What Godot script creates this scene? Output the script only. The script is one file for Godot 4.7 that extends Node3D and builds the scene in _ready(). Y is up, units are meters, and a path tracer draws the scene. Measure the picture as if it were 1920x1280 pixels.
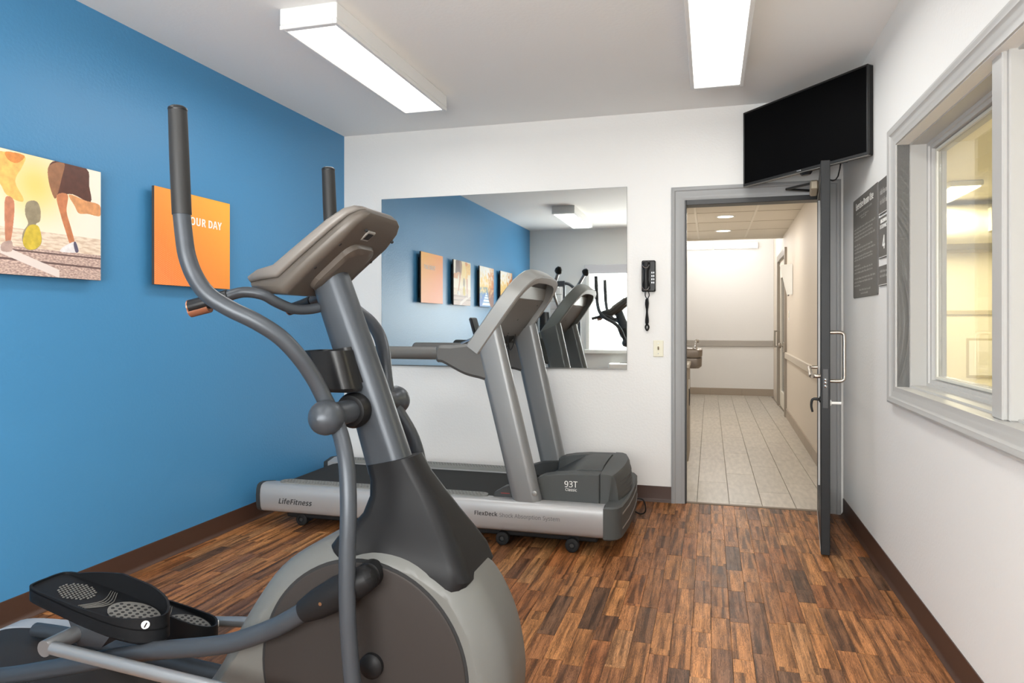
extends Node3D
# A small hotel exercise room. x runs along the mirror wall from the blue wall, y is up, z runs from the mirror wall towards the camera. Metres.

const W := 3.4675      # blue wall to window wall
const H := 2.603       # ceiling
const L := 5.73        # mirror wall to rear wall
const FOCAL := 1322.0  # pixels of the 1920 x 1280 frame
const EYE := Vector3(2.666, 1.197, 4.7975)
const YAW := 0.27360   # radians towards the blue wall
const HORIZON := 604.0
const ZC := 3.1065     # centre plane of the elliptical trainer

var M := {}
var names := {}
var rng := RandomNumberGenerator.new()


class Sh:
	var v := PackedVector3Array()
	var uv := PackedVector2Array()
	var col := PackedColorArray()


# ---------------------------------------------------------------- geometry
func add_tris(s: Sh, t: PackedVector3Array, uvs := PackedVector2Array(), tint = null) -> void:
	var vol := 0.0
	var c := Vector3.ZERO
	for p in t:
		c += p
	c /= maxf(1.0, t.size())
	for i in range(0, t.size(), 3):
		vol += (t[i] - c).dot((t[i + 1] - c).cross(t[i + 2] - c))
	var flip := vol > 0.0
	for i in range(0, t.size(), 3):
		if (t[i + 1] - t[i]).cross(t[i + 2] - t[i]).length_squared() < 1e-16:
			continue
		var order := [i, i + 2, i + 1] if flip else [i, i + 1, i + 2]
		for k in order:
			s.v.append(t[k])
			s.uv.append(uvs[k] if uvs.size() else Vector2.ZERO)
			s.col.append(tint if tint != null else Color.WHITE)


func cap_tris(t: PackedVector3Array, ring: PackedVector3Array, back: bool) -> void:
	var n := Vector3.ZERO
	var m := ring.size()
	for i in m:
		n += ring[i].cross(ring[(i + 1) % m])
	if n.length() < 1e-12:
		return
	n = n.normalized()
	var u := n.cross(Vector3.UP if absf(n.y) < 0.9 else Vector3.RIGHT).normalized()
	var w := n.cross(u)
	var poly := PackedVector2Array()
	for p in ring:
		poly.append(Vector2(p.dot(u), p.dot(w)))
	var idx := Geometry2D.triangulate_polygon(poly)
	var tri := PackedVector3Array()
	if idx.size():
		for i in idx:
			tri.append(ring[i])
	else:
		var c := Vector3.ZERO
		for p in ring:
			c += p
		c /= m
		for i in m:
			tri.append(c); tri.append(ring[i]); tri.append(ring[(i + 1) % m])
	for i in range(0, tri.size(), 3):
		var nn := (tri[i + 1] - tri[i]).cross(tri[i + 2] - tri[i])
		var same := nn.dot(n) > 0.0
		if same == back:
			t.append(tri[i]); t.append(tri[i + 2]); t.append(tri[i + 1])
		else:
			t.append(tri[i]); t.append(tri[i + 1]); t.append(tri[i + 2])


func loft(s: Sh, rings: Array, cap := true, closed := false, tint = null) -> void:
	var t := PackedVector3Array()
	var k := rings.size()
	for i in (k if closed else k - 1):
		var a: PackedVector3Array = rings[i]
		var b: PackedVector3Array = rings[(i + 1) % k]
		var m := a.size()
		for j in m:
			var j2 := (j + 1) % m
			t.append(a[j]); t.append(b[j]); t.append(a[j2])
			t.append(a[j2]); t.append(b[j]); t.append(b[j2])
	if cap and not closed:
		# side triangles run a->b; the first ring's cap must face back
		cap_tris(t, rings[0], false)
		cap_tris(t, rings[k - 1], true)
	add_tris(s, t, PackedVector2Array(), tint)


func rrect(c: Vector3, ux: Vector3, uy: Vector3, hw: float, hh: float, r: float, n := 4) -> PackedVector3Array:
	var out := PackedVector3Array()
	r = minf(r, minf(hw, hh) * 0.999)
	for q in 4:
		var sx := 1.0 if q == 0 or q == 3 else -1.0
		var sy := 1.0 if q < 2 else -1.0
		for i in n + 1:
			var a := PI / 2 * (q + float(i) / n)
			out.append(c + ux * (sx * (hw - r) + r * cos(a)) + uy * (sy * (hh - r) + r * sin(a)))
	return out


func oval(c: Vector3, ux: Vector3, uy: Vector3, a: float, b: float, n := 24) -> PackedVector3Array:
	var out := PackedVector3Array()
	for i in n:
		var w := TAU * i / n
		out.append(c + ux * a * cos(w) + uy * b * sin(w))
	return out


func box(s: Sh, c: Vector3, size: Vector3, bev := 0.0, basis := Basis(), tint = null) -> void:
	var h := size / 2.0
	var ux := basis.x
	var uy := basis.y
	var uz := basis.z
	bev = minf(bev, minf(h.x, minf(h.y, h.z)) * 0.9)
	if bev <= 0.0:
		loft(s, [rrect0(c - uz * h.z, ux, uy, h.x, h.y), rrect0(c + uz * h.z, ux, uy, h.x, h.y)], true, false, tint)
		return
	loft(s, [
		cham(c - uz * h.z, ux, uy, h.x - bev, h.y - bev, 0.0001), cham(c - uz * (h.z - bev), ux, uy, h.x, h.y, bev),
		cham(c + uz * (h.z - bev), ux, uy, h.x, h.y, bev), cham(c + uz * h.z, ux, uy, h.x - bev, h.y - bev, 0.0001)], true, false, tint)


func rrect0(c: Vector3, ux: Vector3, uy: Vector3, hw: float, hh: float) -> PackedVector3Array:
	return PackedVector3Array([c + ux * hw + uy * hh, c - ux * hw + uy * hh, c - ux * hw - uy * hh, c + ux * hw - uy * hh])


func cham(c: Vector3, ux: Vector3, uy: Vector3, hw: float, hh: float, b: float) -> PackedVector3Array:
	return PackedVector3Array([c + ux * hw + uy * (hh - b), c + ux * (hw - b) + uy * hh, c - ux * (hw - b) + uy * hh, c - ux * hw + uy * (hh - b),
		c - ux * hw - uy * (hh - b), c - ux * (hw - b) - uy * hh, c + ux * (hw - b) - uy * hh, c + ux * hw - uy * (hh - b)])


func bx(s: Sh, x0: float, x1: float, y0: float, y1: float, z0: float, z1: float, bev := 0.0) -> void:
	box(s, Vector3((x0 + x1) / 2, (y0 + y1) / 2, (z0 + z1) / 2), Vector3(absf(x1 - x0), absf(y1 - y0), absf(z1 - z0)), bev)


func smooth_path(pts: Array, sub: int) -> Array:
	if sub <= 1:
		return pts
	var out := []
	var n := pts.size()
	for i in n - 1:
		var p0: Vector3 = pts[maxi(i - 1, 0)]
		var p1: Vector3 = pts[i]
		var p2: Vector3 = pts[i + 1]
		var p3: Vector3 = pts[mini(i + 2, n - 1)]
		for k in sub:
			out.append(p1.cubic_interpolate(p2, p0, p3, float(k) / sub))
	out.append(pts[n - 1])
	return out


func tube(s: Sh, pts: Array, r, sides := 16, sub := 4, round_end := 0.0) -> void:
	var path := smooth_path(pts, sub)
	var n := path.size()
	var rings := []
	var d: Vector3 = (path[1] - path[0]).normalized()
	var u := d.cross(Vector3.UP if absf(d.y) < 0.9 else Vector3.RIGHT).normalized()
	for i in n:
		var dir: Vector3 = (path[mini(i + 1, n - 1)] - path[maxi(i - 1, 0)]).normalized()
		u = (u - dir * u.dot(dir)).normalized()
		var w := dir.cross(u)
		var rad: float
		if r is Array:
			var f = float(i) / (n - 1) * (r.size() - 1)
			var k := mini(int(f), r.size() - 2)
			rad = lerpf(r[k], r[k + 1], f - k)
		else:
			rad = r
		if round_end > 0.0 and i == 0:
			rings.append(oval(path[0] - dir * round_end, u, w, rad * 0.6, rad * 0.6, sides))
			rings.append(oval(path[0] - dir * round_end * 0.5, u, w, rad * 0.9, rad * 0.9, sides))
		rings.append(oval(path[i], u, w, rad, rad, sides))
		if round_end > 0.0 and i == n - 1:
			rings.append(oval(path[i] + dir * round_end * 0.5, u, w, rad * 0.9, rad * 0.9, sides))
			rings.append(oval(path[i] + dir * round_end, u, w, rad * 0.6, rad * 0.6, sides))
	loft(s, rings)


func lathe(s: Sh, o: Vector3, axis: Vector3, prof: Array, sides := 28, ring_only := false) -> void:
	axis = axis.normalized()
	var u := axis.cross(Vector3.UP if absf(axis.y) < 0.9 else Vector3.RIGHT).normalized()
	var w := axis.cross(u)
	var rings := []
	for p in prof:
		rings.append(oval(o + axis * p[1], u, w, maxf(p[0], 0.00005), maxf(p[0], 0.00005), sides))
	loft(s, rings, not ring_only, ring_only)


func inset(poly: PackedVector2Array, d: float) -> PackedVector2Array:
	var out := PackedVector2Array()
	var m := poly.size()
	var area := 0.0
	for i in m:
		area += poly[i].cross(poly[(i + 1) % m])
	var sg := signf(area)
	for i in m:
		var a := (poly[i] - poly[(i + m - 1) % m]).normalized()
		var b := (poly[(i + 1) % m] - poly[i]).normalized()
		var n := (Vector2(-a.y, a.x) + Vector2(-b.y, b.x)) * sg
		var half := n.length() / 2.0
		out.append(poly[i] + n.normalized() * d / maxf(half, 0.35))
	return out


# a polygon in the plane of ux and uy, drawn out along uz from a to b, with its rims chamfered
func prism(s: Sh, poly: PackedVector2Array, o: Vector3, ux: Vector3, uy: Vector3, uz: Vector3, a: float, b: float, bev := 0.0) -> void:
	var rings := []
	var small := inset(poly, bev) if bev > 0.0 else poly
	var steps := [[a, poly], [b, poly]] if bev <= 0.0 else [[a, small], [a + bev, poly], [b - bev, poly], [b, small]]
	for st in steps:
		var ring := PackedVector3Array()
		for p in st[1]:
			ring.append(o + ux * p.x + uy * p.y + uz * st[0])
		rings.append(ring)
	loft(s, rings)


func curve2(pts: Array, sub: int, closed := true) -> PackedVector2Array:
	var out := PackedVector2Array()
	var n := pts.size()
	for i in (n if closed else n - 1):
		var p0: Vector2 = pts[(i + n - 1) % n] if closed else pts[maxi(i - 1, 0)]
		var p1: Vector2 = pts[i]
		var p2: Vector2 = pts[(i + 1) % n]
		var p3: Vector2 = pts[(i + 2) % n] if closed else pts[mini(i + 2, n - 1)]
		for k in sub:
			out.append(p1.cubic_interpolate(p2, p0, p3, float(k) / sub))
	if not closed:
		out.append(pts[n - 1])
	return out


func mesh_of(s: Sh, shift: Vector3, with_uv := false, with_col := false) -> ArrayMesh:
	var n := s.v.size()
	var pos := PackedVector3Array()
	pos.resize(n)
	var face := PackedVector3Array()
	face.resize(n / 3)
	var at := {}
	for i in n:
		pos[i] = s.v[i] - shift
		var key := Vector3i((s.v[i] * 20000.0).round())
		if not at.has(key):
			at[key] = PackedInt32Array()
		at[key].append(i / 3)
	for f in n / 3:
		face[f] = (pos[f * 3 + 2] - pos[f * 3]).cross(pos[f * 3 + 1] - pos[f * 3])
	var nor := PackedVector3Array()
	nor.resize(n)
	for i in n:
		var mine := face[i / 3].normalized()
		var sum := Vector3.ZERO
		for f in at[Vector3i((s.v[i] * 20000.0).round())]:
			if face[f].normalized().dot(mine) > 0.75:
				sum += face[f]
		nor[i] = sum.normalized() if sum.length_squared() > 0.0 else mine
	var arr := []
	arr.resize(Mesh.ARRAY_MAX)
	arr[Mesh.ARRAY_VERTEX] = pos
	arr[Mesh.ARRAY_NORMAL] = nor
	if with_uv:
		arr[Mesh.ARRAY_TEX_UV] = s.uv
	if with_col:
		arr[Mesh.ARRAY_COLOR] = s.col
	var m := ArrayMesh.new()
	m.add_surface_from_arrays(Mesh.PRIMITIVE_TRIANGLES, arr)
	return m


# ---------------------------------------------------------------- the tree
func numbered(called: String) -> String:
	names[called] = names.get(called, -1) + 1
	return called if names[called] == 0 else "%s_%03d" % [called, names[called]]


func base_of(n: Node) -> Vector3:
	var p := Vector3.ZERO
	while n is Node3D and n != self:
		p += n.position
		n = n.get_parent()
	return p


# commits a shape given in room coordinates as one mesh under its parent
func obj(called: String, s: Sh, m: Material, parent: Node = self, with_uv := false, with_col := false) -> MeshInstance3D:
	var o := MeshInstance3D.new()
	var shift := base_of(parent) if parent != self else Vector3.ZERO
	if parent == self:
		var lo := Vector3.INF
		var hi := -Vector3.INF
		for p in s.v:
			lo = lo.min(p)
			hi = hi.max(p)
		shift = Vector3((lo.x + hi.x) / 2, lo.y, (lo.z + hi.z) / 2)
		o.position = shift
	o.mesh = mesh_of(s, shift, with_uv, with_col)
	o.material_override = m
	o.name = numbered(called) if parent == self else called
	parent.add_child(o, true)
	return o


func thing(called: String, label: String, category: String, at := Vector3.ZERO, group := "") -> Node3D:
	var o := Node3D.new()
	o.name = numbered(called)
	o.position = at
	add_child(o, true)
	return tag(o, label, category, group)


func tag(o: Node3D, label: String, category: String, group := "") -> Node3D:
	o.set_meta("label", label)
	o.set_meta("category", category)
	if group:
		o.set_meta("group", group)
	return o


func struct(called: String, s: Sh, m: Material, label: String, category: String) -> MeshInstance3D:
	var o := obj(called, s, m)
	o.set_meta("kind", "structure")
	tag(o, label, category)
	return o


func struct_node(called: String, at: Vector3, label: String, category: String) -> Node3D:
	var o := thing(called, label, category, at)
	o.set_meta("kind", "structure")
	return o


func lettering(words: String, size: float, at: Vector3, basis: Basis, m: Material, parent: Node, serif := false, bold := false, called := "lettering") -> MeshInstance3D:
	var t := TextMesh.new()
	var f := SystemFont.new()
	f.font_names = PackedStringArray(["Droid Serif" if serif else "Droid Sans"])
	if bold:
		f.font_weight = 700
	t.font = f
	t.text = words
	t.font_size = 64
	t.pixel_size = size / 64.0
	t.depth = 0.0008
	var o := MeshInstance3D.new()
	o.mesh = t
	o.material_override = m
	o.name = called
	o.transform = Transform3D(basis, at - base_of(parent))
	parent.add_child(o, true)
	return o


# a flat printed face with the picture's corners at a (top left), b (top right), c (bottom left)
func printed(called: String, a: Vector3, b: Vector3, c: Vector3, m: Material, parent: Node) -> MeshInstance3D:
	var n := (b - a).cross(c - a).normalized() * 0.0006   # points away from the viewer
	var d := b + c - a
	var s := Sh.new()
	var q := [a, b, d, c]
	var w := [Vector2(0, 0), Vector2(1, 0), Vector2(1, 1), Vector2(0, 1)]
	var t := PackedVector3Array()
	var uvs := PackedVector2Array()
	var put := func(ids: Array, off: Array) -> void:
		for k in 3:
			t.append(q[ids[k]] + n * off[k])
			uvs.append(w[ids[k]])
	put.call([0, 2, 1], [0, 0, 0]); put.call([0, 3, 2], [0, 0, 0])
	put.call([0, 1, 2], [1, 1, 1]); put.call([0, 2, 3], [1, 1, 1])
	for e in [[0, 1], [1, 2], [2, 3], [3, 0]]:
		put.call([e[0], e[1], e[0]], [0, 0, 1]); put.call([e[1], e[1], e[0]], [0, 1, 1])
	add_tris(s, t, uvs)
	return obj(called, s, m, parent, true)


# ---------------------------------------------------------------- materials
func mat(called: String, c: Color, rough := 0.6, metal := 0.0, spec := 0.5) -> StandardMaterial3D:
	var m := StandardMaterial3D.new()
	m.resource_name = called
	m.albedo_color = c
	m.roughness = rough
	m.metallic = metal
	m.metallic_specular = spec
	M[called] = m
	return m


func c8(r: int, g: int, b: int) -> Color:
	return Color(r / 255.0, g / 255.0, b / 255.0)


func noise_tex(size: int, freq: float, seed_: int, lo := 0.0, hi := 1.0, octaves := 4) -> NoiseTexture2D:
	var n := FastNoiseLite.new()
	n.seed = seed_
	n.frequency = freq
	n.fractal_octaves = octaves
	var t := NoiseTexture2D.new()
	t.width = size
	t.height = size
	t.seamless = true
	t.noise = n
	var g := Gradient.new()
	g.set_color(0, Color(lo, lo, lo))
	g.set_color(1, Color(hi, hi, hi))
	t.color_ramp = g
	return t


func relief(m: StandardMaterial3D, tex: Texture2D, cm: float, scale: float) -> void:
	m.heightmap_enabled = true
	m.heightmap_texture = tex
	m.heightmap_scale = cm
	m.uv1_triplanar = true
	m.uv1_world_triplanar = true
	m.uv1_scale = Vector3.ONE * scale


func materials() -> void:
	var peel := noise_tex(512, 0.035, 3)
	var fine := noise_tex(256, 0.12, 5)
	relief(mat("wall_paint", c8(233, 231, 227), 0.55), peel, 0.05, 2.6)
	relief(mat("blue_paint", c8(70, 137, 184), 0.42), peel, 0.06, 2.6)
	relief(mat("ceiling_paint", c8(246, 244, 240), 0.8), peel, 0.04, 2.0)
	relief(mat("hall_white", c8(236, 234, 231), 0.6), peel, 0.03, 2.6)
	relief(mat("hall_beige", c8(220, 209, 195), 0.6), peel, 0.03, 2.6)
	relief(mat("pool_paint", c8(238, 231, 205), 0.6), peel, 0.03, 2.6)
	mat("base_vinyl", c8(72, 50, 40), 0.45)
	mat("grey_trim", c8(150, 150, 149), 0.4)
	mat("window_trim", c8(180, 178, 174), 0.4)
	mat("black_frame", c8(38, 38, 38), 0.4)
	mat("door_black", c8(36, 37, 38), 0.42, 0.0, 0.35)
	mat("seal", c8(190, 188, 184), 0.6)
	mat("nickel", c8(168, 160, 150), 0.28, 0.9)
	mat("chrome", c8(205, 205, 205), 0.15, 1.0)
	mat("fixture_white", c8(236, 236, 234), 0.5)
	mat("mirror", c8(198, 201, 199), 0.015, 1.0)
	mat("mirror_edge", c8(120, 128, 126), 0.3)
	var g := mat("glass", Color(0.97, 1.0, 0.98, 0.06), 0.02)
	g.transparency = BaseMaterial3D.TRANSPARENCY_ALPHA
	mat("tv_black", c8(20, 20, 20), 0.5)
	mat("tv_screen", c8(4, 4, 5), 0.6, 0.0, 0.15)
	mat("tv_silver", c8(120, 118, 114), 0.35, 0.5)
	mat("white_plastic", c8(236, 235, 230), 0.4)
	mat("ivory", c8(226, 220, 196), 0.4)
	mat("black_plastic", c8(20, 20, 21), 0.38, 0.0, 0.4)
	mat("black_rubber", c8(20, 20, 21), 0.75)
	mat("sign_grey", c8(98, 95, 91), 0.5)
	mat("print_white", c8(240, 238, 232), 0.6)
	# trainer
	relief(mat("tube_grey", c8(62, 66, 71), 0.38, 0.3, 0.4), fine, 0.004, 8.0)
	mat("grip_black", c8(34, 34, 34), 0.5, 0.0, 0.4)
	relief(mat("rim_grey", c8(92, 92, 89), 0.45, 0.0, 0.4), fine, 0.004, 10.0)
	relief(mat("disc_grey", c8(48, 44, 42), 0.52, 0.0, 0.25), fine, 0.004, 10.0)
	mat("shroud_black", c8(24, 24, 25), 0.46, 0.0, 0.28)
	relief(mat("console_taupe", c8(80, 74, 68), 0.4, 0.1, 0.4), fine, 0.004, 10.0)
	mat("rod_silver", c8(150, 151, 152), 0.32, 0.7)
	mat("pedal_black", c8(17, 18, 20), 0.5, 0.0, 0.3)
	mat("tread_grey", c8(92, 90, 86), 0.6)
	mat("base_light", c8(158, 160, 164), 0.5)
	# treadmill
	relief(mat("mill_silver", c8(132, 133, 133), 0.38, 0.4), fine, 0.004, 10.0)
	mat("mill_light", c8(150, 150, 147), 0.38, 0.4)
	relief(mat("mill_grey", c8(76, 78, 77), 0.5, 0.0, 0.35), fine, 0.006, 10.0)
	mat("mill_dark", c8(54, 55, 54), 0.5)
	relief(mat("mill_rail", c8(172, 171, 170), 0.38, 0.35), fine, 0.004, 10.0)
	mat("rail_sleeve", c8(92, 91, 88), 0.5)
	mat("mill_panel", c8(104, 99, 94), 0.45, 0.1)
	relief(mat("belt", c8(48, 48, 47), 0.8, 0.0, 0.3), fine, 0.02, 10.0)
	mat("strip_grey", c8(128, 128, 124), 0.75)
	mat("red_mark", c8(150, 50, 46), 0.6)
	mat("logo_dark", c8(60, 60, 60), 0.5)
	mat("logo_mid", c8(104, 104, 104), 0.5)
	# hall
	mat("steel", c8(140, 130, 120), 0.35, 0.6)
	mat("rail_grey", c8(176, 170, 162), 0.5)
	mat("grid_white", c8(234, 227, 214), 0.6)
	mat("grout", c8(150, 142, 130), 0.9)
	relief(mat("ceiling_tile", c8(226, 218, 204), 0.9), fine, 0.05, 6.0)
	var tile := mat("hall_tile", Color.WHITE, 0.35)
	tile.vertex_color_use_as_albedo = true
	tile.albedo_texture = noise_tex(512, 0.02, 17, 0.86, 1.0, 5)
	tile.uv1_triplanar = true
	tile.uv1_world_triplanar = true
	tile.uv1_scale = Vector3(2.2, 1.0, 0.5)
	mat("base_tile", c8(166, 152, 136), 0.45)


func glow(called: String, c: Color, e: float) -> StandardMaterial3D:
	var m := mat(called, c, 0.6)
	m.emission_enabled = true
	m.emission = c
	m.emission_energy_multiplier = e
	return m


func area(at: Vector3, size: Vector2, energy: float, c: Color, parent: Node3D) -> AreaLight3D:
	var a := AreaLight3D.new()
	a.name = "light"
	a.area_size = size
	a.light_energy = energy
	a.light_color = c
	a.area_range = 14.0
	a.area_attenuation = 2.0
	a.shadow_enabled = true
	a.rotation_degrees.x = -90
	a.position = at - base_of(parent)
	parent.add_child(a)
	return a


# ---------------------------------------------------------------- start
func _ready() -> void:
	rng.seed = 20240611
	# camera
	var cam := Camera3D.new()
	cam.name = "camera"
	cam.position = EYE
	cam.rotation.y = YAW
	cam.projection = Camera3D.PROJECTION_FRUSTUM
	cam.near = 0.05
	cam.far = 60.0
	cam.size = 1280.0 / FOCAL * cam.near
	cam.frustum_offset = Vector2(0, (HORIZON - 640.0) / FOCAL * cam.near)
	cam.current = true
	add_child(cam)
	# sky and exposure
	var env := Environment.new()
	env.background_mode = Environment.BG_SKY
	var sky := Sky.new()
	var sm := ProceduralSkyMaterial.new()
	sm.sky_top_color = Color(0.80, 0.86, 0.94)
	sm.sky_horizon_color = Color(0.93, 0.95, 0.97)
	sm.ground_bottom_color = Color(0.55, 0.55, 0.53)
	sm.ground_horizon_color = Color(0.75, 0.75, 0.74)
	sm.sky_energy_multiplier = 2.2
	sky.sky_material = sm
	env.sky = sky
	env.tonemap_mode = Environment.TONE_MAPPER_LINEAR
	env.tonemap_exposure = 1.1
	env.sdfgi_enabled = true
	env.ssao_enabled = true
	env.ssil_enabled = true
	var we := WorldEnvironment.new()
	we.name = "world"
	we.environment = env
	add_child(we)
	materials()
	ceiling_lights()
	room_shell()
	wood_floor()
	door_and_hall()
	window_and_pool_room()
	rear_wall_things()
	mirror_and_wall_things()
	treadmill()
	trainer()


const DAYLIGHT := 11.5
const LAMP_POWER := 1.12

func ceiling_lights() -> void:
	var lens := glow("lamp_lens", Color(1.0, 0.99, 0.97), 2.2)
	var spots := [[0.807, 1.093, 0.69, 2.034, "long white box ceiling light above the treadmill, beside the blue wall"],
		[2.562, 2.845, 0.68, 2.02, "long white box ceiling light in front of the television"],
		[0.82, 1.10, 3.58, 4.92, "long white box ceiling light beside the blue wall, seen in the mirror"],
		[2.562, 2.845, 3.58, 4.92, "long white box ceiling light over the camera, beside the window wall"]]
	for q in spots:
		var cx: float = (q[0] + q[1]) / 2
		var cz: float = (q[2] + q[3]) / 2
		var t := thing("ceiling_light", q[4], "light fixture", Vector3(cx, H, cz), "box ceiling lights of the exercise room")
		var y0 := 2.508
		var s := Sh.new()
		bx(s, q[0], q[1], y0 + 0.02, H, q[2], q[3], 0.004)
		obj("housing", s, M.fixture_white, t)
		s = Sh.new()
		for e in [[q[0], q[0] + 0.02, q[2], q[3]], [q[1] - 0.02, q[1], q[2], q[3]], [q[0] + 0.02, q[1] - 0.02, q[2], q[2] + 0.03], [q[0] + 0.02, q[1] - 0.02, q[3] - 0.03, q[3]]]:
			bx(s, e[0], e[1], y0, y0 + 0.02, e[2], e[3], 0.002)
		obj("lens_frame", s, M.fixture_white, t)
		s = Sh.new()
		bx(s, q[0] + 0.02, q[1] - 0.02, y0 + 0.004, y0 + 0.02, q[2] + 0.03, q[3] - 0.03, 0.001)
		obj("lamp_lens", s, lens, t)
		area(Vector3(cx, y0 - 0.004, cz), Vector2(q[1] - q[0] - 0.04, q[3] - q[2] - 0.06), LAMP_POWER, Color(0.985, 0.99, 0.985), t)


func room_shell() -> void:
	var s := Sh.new()
	bx(s, -0.15, 0.0, -0.02, H + 0.12, -0.12, L + 0.15)
	struct("wall_left", s, M.blue_paint, "bright blue painted wall with the row of picture panels", "wall")
	s = Sh.new()   # mirror wall round the doorway
	bx(s, -0.15, 2.45, -0.02, H + 0.12, -0.12, 0.0)
	bx(s, 2.45, 3.41, 2.06, H + 0.12, -0.12, 0.0)
	bx(s, 3.41, W + 0.01, -0.02, H + 0.12, -0.12, 0.0)
	struct("wall_back", s, M.wall_paint, "off-white wall carrying the wide mirror and the doorway", "wall")
	s = Sh.new()   # window wall: opening z 1.315..3.56, y 0.91..1.985
	bx(s, W, W + 0.18, -0.02, H + 0.12, -0.12, 1.315)
	bx(s, W, W + 0.18, -0.02, H + 0.12, 3.56, L + 0.15)
	bx(s, W, W + 0.18, -0.02, 0.91, 1.315, 3.56)
	bx(s, W, W + 0.18, 1.985, H + 0.12, 1.315, 3.56)
	struct("wall_right", s, M.wall_paint, "off-white wall with the grey framed interior window", "wall")
	s = Sh.new()   # rear wall: window widened out of view to give more daylight, x 0.93..3.05, y 0.79..1.95
	bx(s, -0.15, 0.93, -0.02, H + 0.12, L, L + 0.15)
	bx(s, 3.05, W + 0.18, -0.02, H + 0.12, L, L + 0.15)
	bx(s, 0.93, 3.05, -0.02, 0.79, L, L + 0.15)
	bx(s, 0.93, 3.05, 1.95, H + 0.12, L, L + 0.15)
	struct("wall_rear", s, M.wall_paint, "off-white wall with the bright outside window, seen in the mirror", "wall")
	s = Sh.new()
	bx(s, -0.15, W + 0.18, H, H + 0.12, -0.12, L + 0.15)
	struct("ceiling", s, M.ceiling_paint, "plain white painted ceiling of the exercise room", "ceiling")
	# vinyl cove bases: a flat strip with a curved toe
	var prof := [Vector2(0, 0.104), Vector2(0.004, 0.104), Vector2(0.005, 0.10), Vector2(0.005, 0.022), Vector2(0.008, 0.012), Vector2(0.016, 0.004), Vector2(0.017, 0.0), Vector2(0, 0)]
	var runs := [["baseboard_left", Vector3(0, 0, 0), Vector3(0, 0, 1), Vector3(1, 0, 0), L, "dark brown cove base along the blue wall"],
		["baseboard_back", Vector3(0, 0, 0), Vector3(1, 0, 0), Vector3(0, 0, 1), 2.42, "dark brown cove base under the mirror wall"],
		["baseboard_right", Vector3(W, 0, 0.02), Vector3(0, 0, 1), Vector3(-1, 0, 0), L - 0.02, "dark brown cove base along the window wall"],
		["baseboard_rear", Vector3(0, 0, L), Vector3(1, 0, 0), Vector3(0, 0, -1), W, "dark brown cove base along the outside wall"]]
	for r in runs:
		s = Sh.new()
		prism(s, PackedVector2Array(prof), r[1], r[3], Vector3.UP, r[2], 0.0, r[4])
		struct(r[0], s, M.base_vinyl, r[5], "baseboard")


func pixel_of(p: Vector3) -> Vector3:
	var d := p - EYE
	var x := d.x * cos(YAW) - d.z * sin(YAW)
	var z := -d.x * sin(YAW) - d.z * cos(YAW)
	return Vector3(960.0 + FOCAL * x / z, HORIZON - FOCAL * d.y / z, z)


func wood_texture() -> ImageTexture:
	var n1 := FastNoiseLite.new(); n1.seed = 11; n1.frequency = 0.011; n1.fractal_octaves = 3
	var n2 := FastNoiseLite.new(); n2.seed = 23; n2.frequency = 0.05; n2.fractal_octaves = 4
	var n3 := FastNoiseLite.new(); n3.seed = 31; n3.frequency = 0.2; n3.fractal_octaves = 2
	var n4 := FastNoiseLite.new(); n4.seed = 47; n4.frequency = 0.022; n4.fractal_octaves = 2
	var im := Image.create(768, 768, false, Image.FORMAT_RGB8)
	for y in 768:
		for x in 768:
			# grain runs along v; growth rings bend slowly, pores are fine dashes
			var bend := n1.get_noise_2d(x * 1.6, y * 0.36)
			var ring := 0.5 + 0.5 * sin((x * 0.11 + bend * 26.0) * 1.7)
			var fibre := n2.get_noise_2d(x * 3.4, y * 0.16)
			var pore := n3.get_noise_2d(x * 2.4, y * 0.13)
			var k := 0.76 + 0.20 * (ring - 0.5) + 0.24 * fibre + 0.14 * pore + 0.20 * bend
			var streak := n4.get_noise_2d(x * 0.8, y * 0.055)
			k *= 1.0 - 0.34 * smoothstep(-0.05, 0.55, streak)
			k = clampf(k * 1.06, 0.16, 1.0)
			im.set_pixel(x, y, Color(k, k * (0.95 + 0.05 * k), k * (0.86 + 0.08 * k)))
	return ImageTexture.create_from_image(im)


func plank_shape(s: Sh, x0: float, x1: float, z0: float, z1: float, y: float, tint: Color, off: Vector2) -> void:
	var g := 0.0006
	var b := 0.0012
	var lo := [x0 + g, z0 + g, x1 - g, z1 - g]
	var rings := []
	for st in [[0.0, -0.003], [0.0, y - 0.0007], [b, y]]:
		rings.append([Vector3(lo[0] + st[0], st[1], lo[1] + st[0]), Vector3(lo[2] - st[0], st[1], lo[1] + st[0]), Vector3(lo[2] - st[0], st[1], lo[3] - st[0]), Vector3(lo[0] + st[0], st[1], lo[3] - st[0])])
	var t := PackedVector3Array()
	for i in 2:
		for j in 4:
			var j2 := (j + 1) % 4
			for p in [rings[i][j], rings[i + 1][j], rings[i][j2], rings[i][j2], rings[i + 1][j], rings[i + 1][j2]]:
				t.append(p)
	for p in [rings[2][0], rings[2][2], rings[2][1], rings[2][0], rings[2][3], rings[2][2], rings[0][0], rings[0][1], rings[0][2], rings[0][0], rings[0][2], rings[0][3]]:
		t.append(p)
	var uvs := PackedVector2Array()
	for p in t:
		uvs.append(Vector2(p.x * 2.1, p.z * 1.05) + off)
	add_tris(s, t, uvs, tint)


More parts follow.
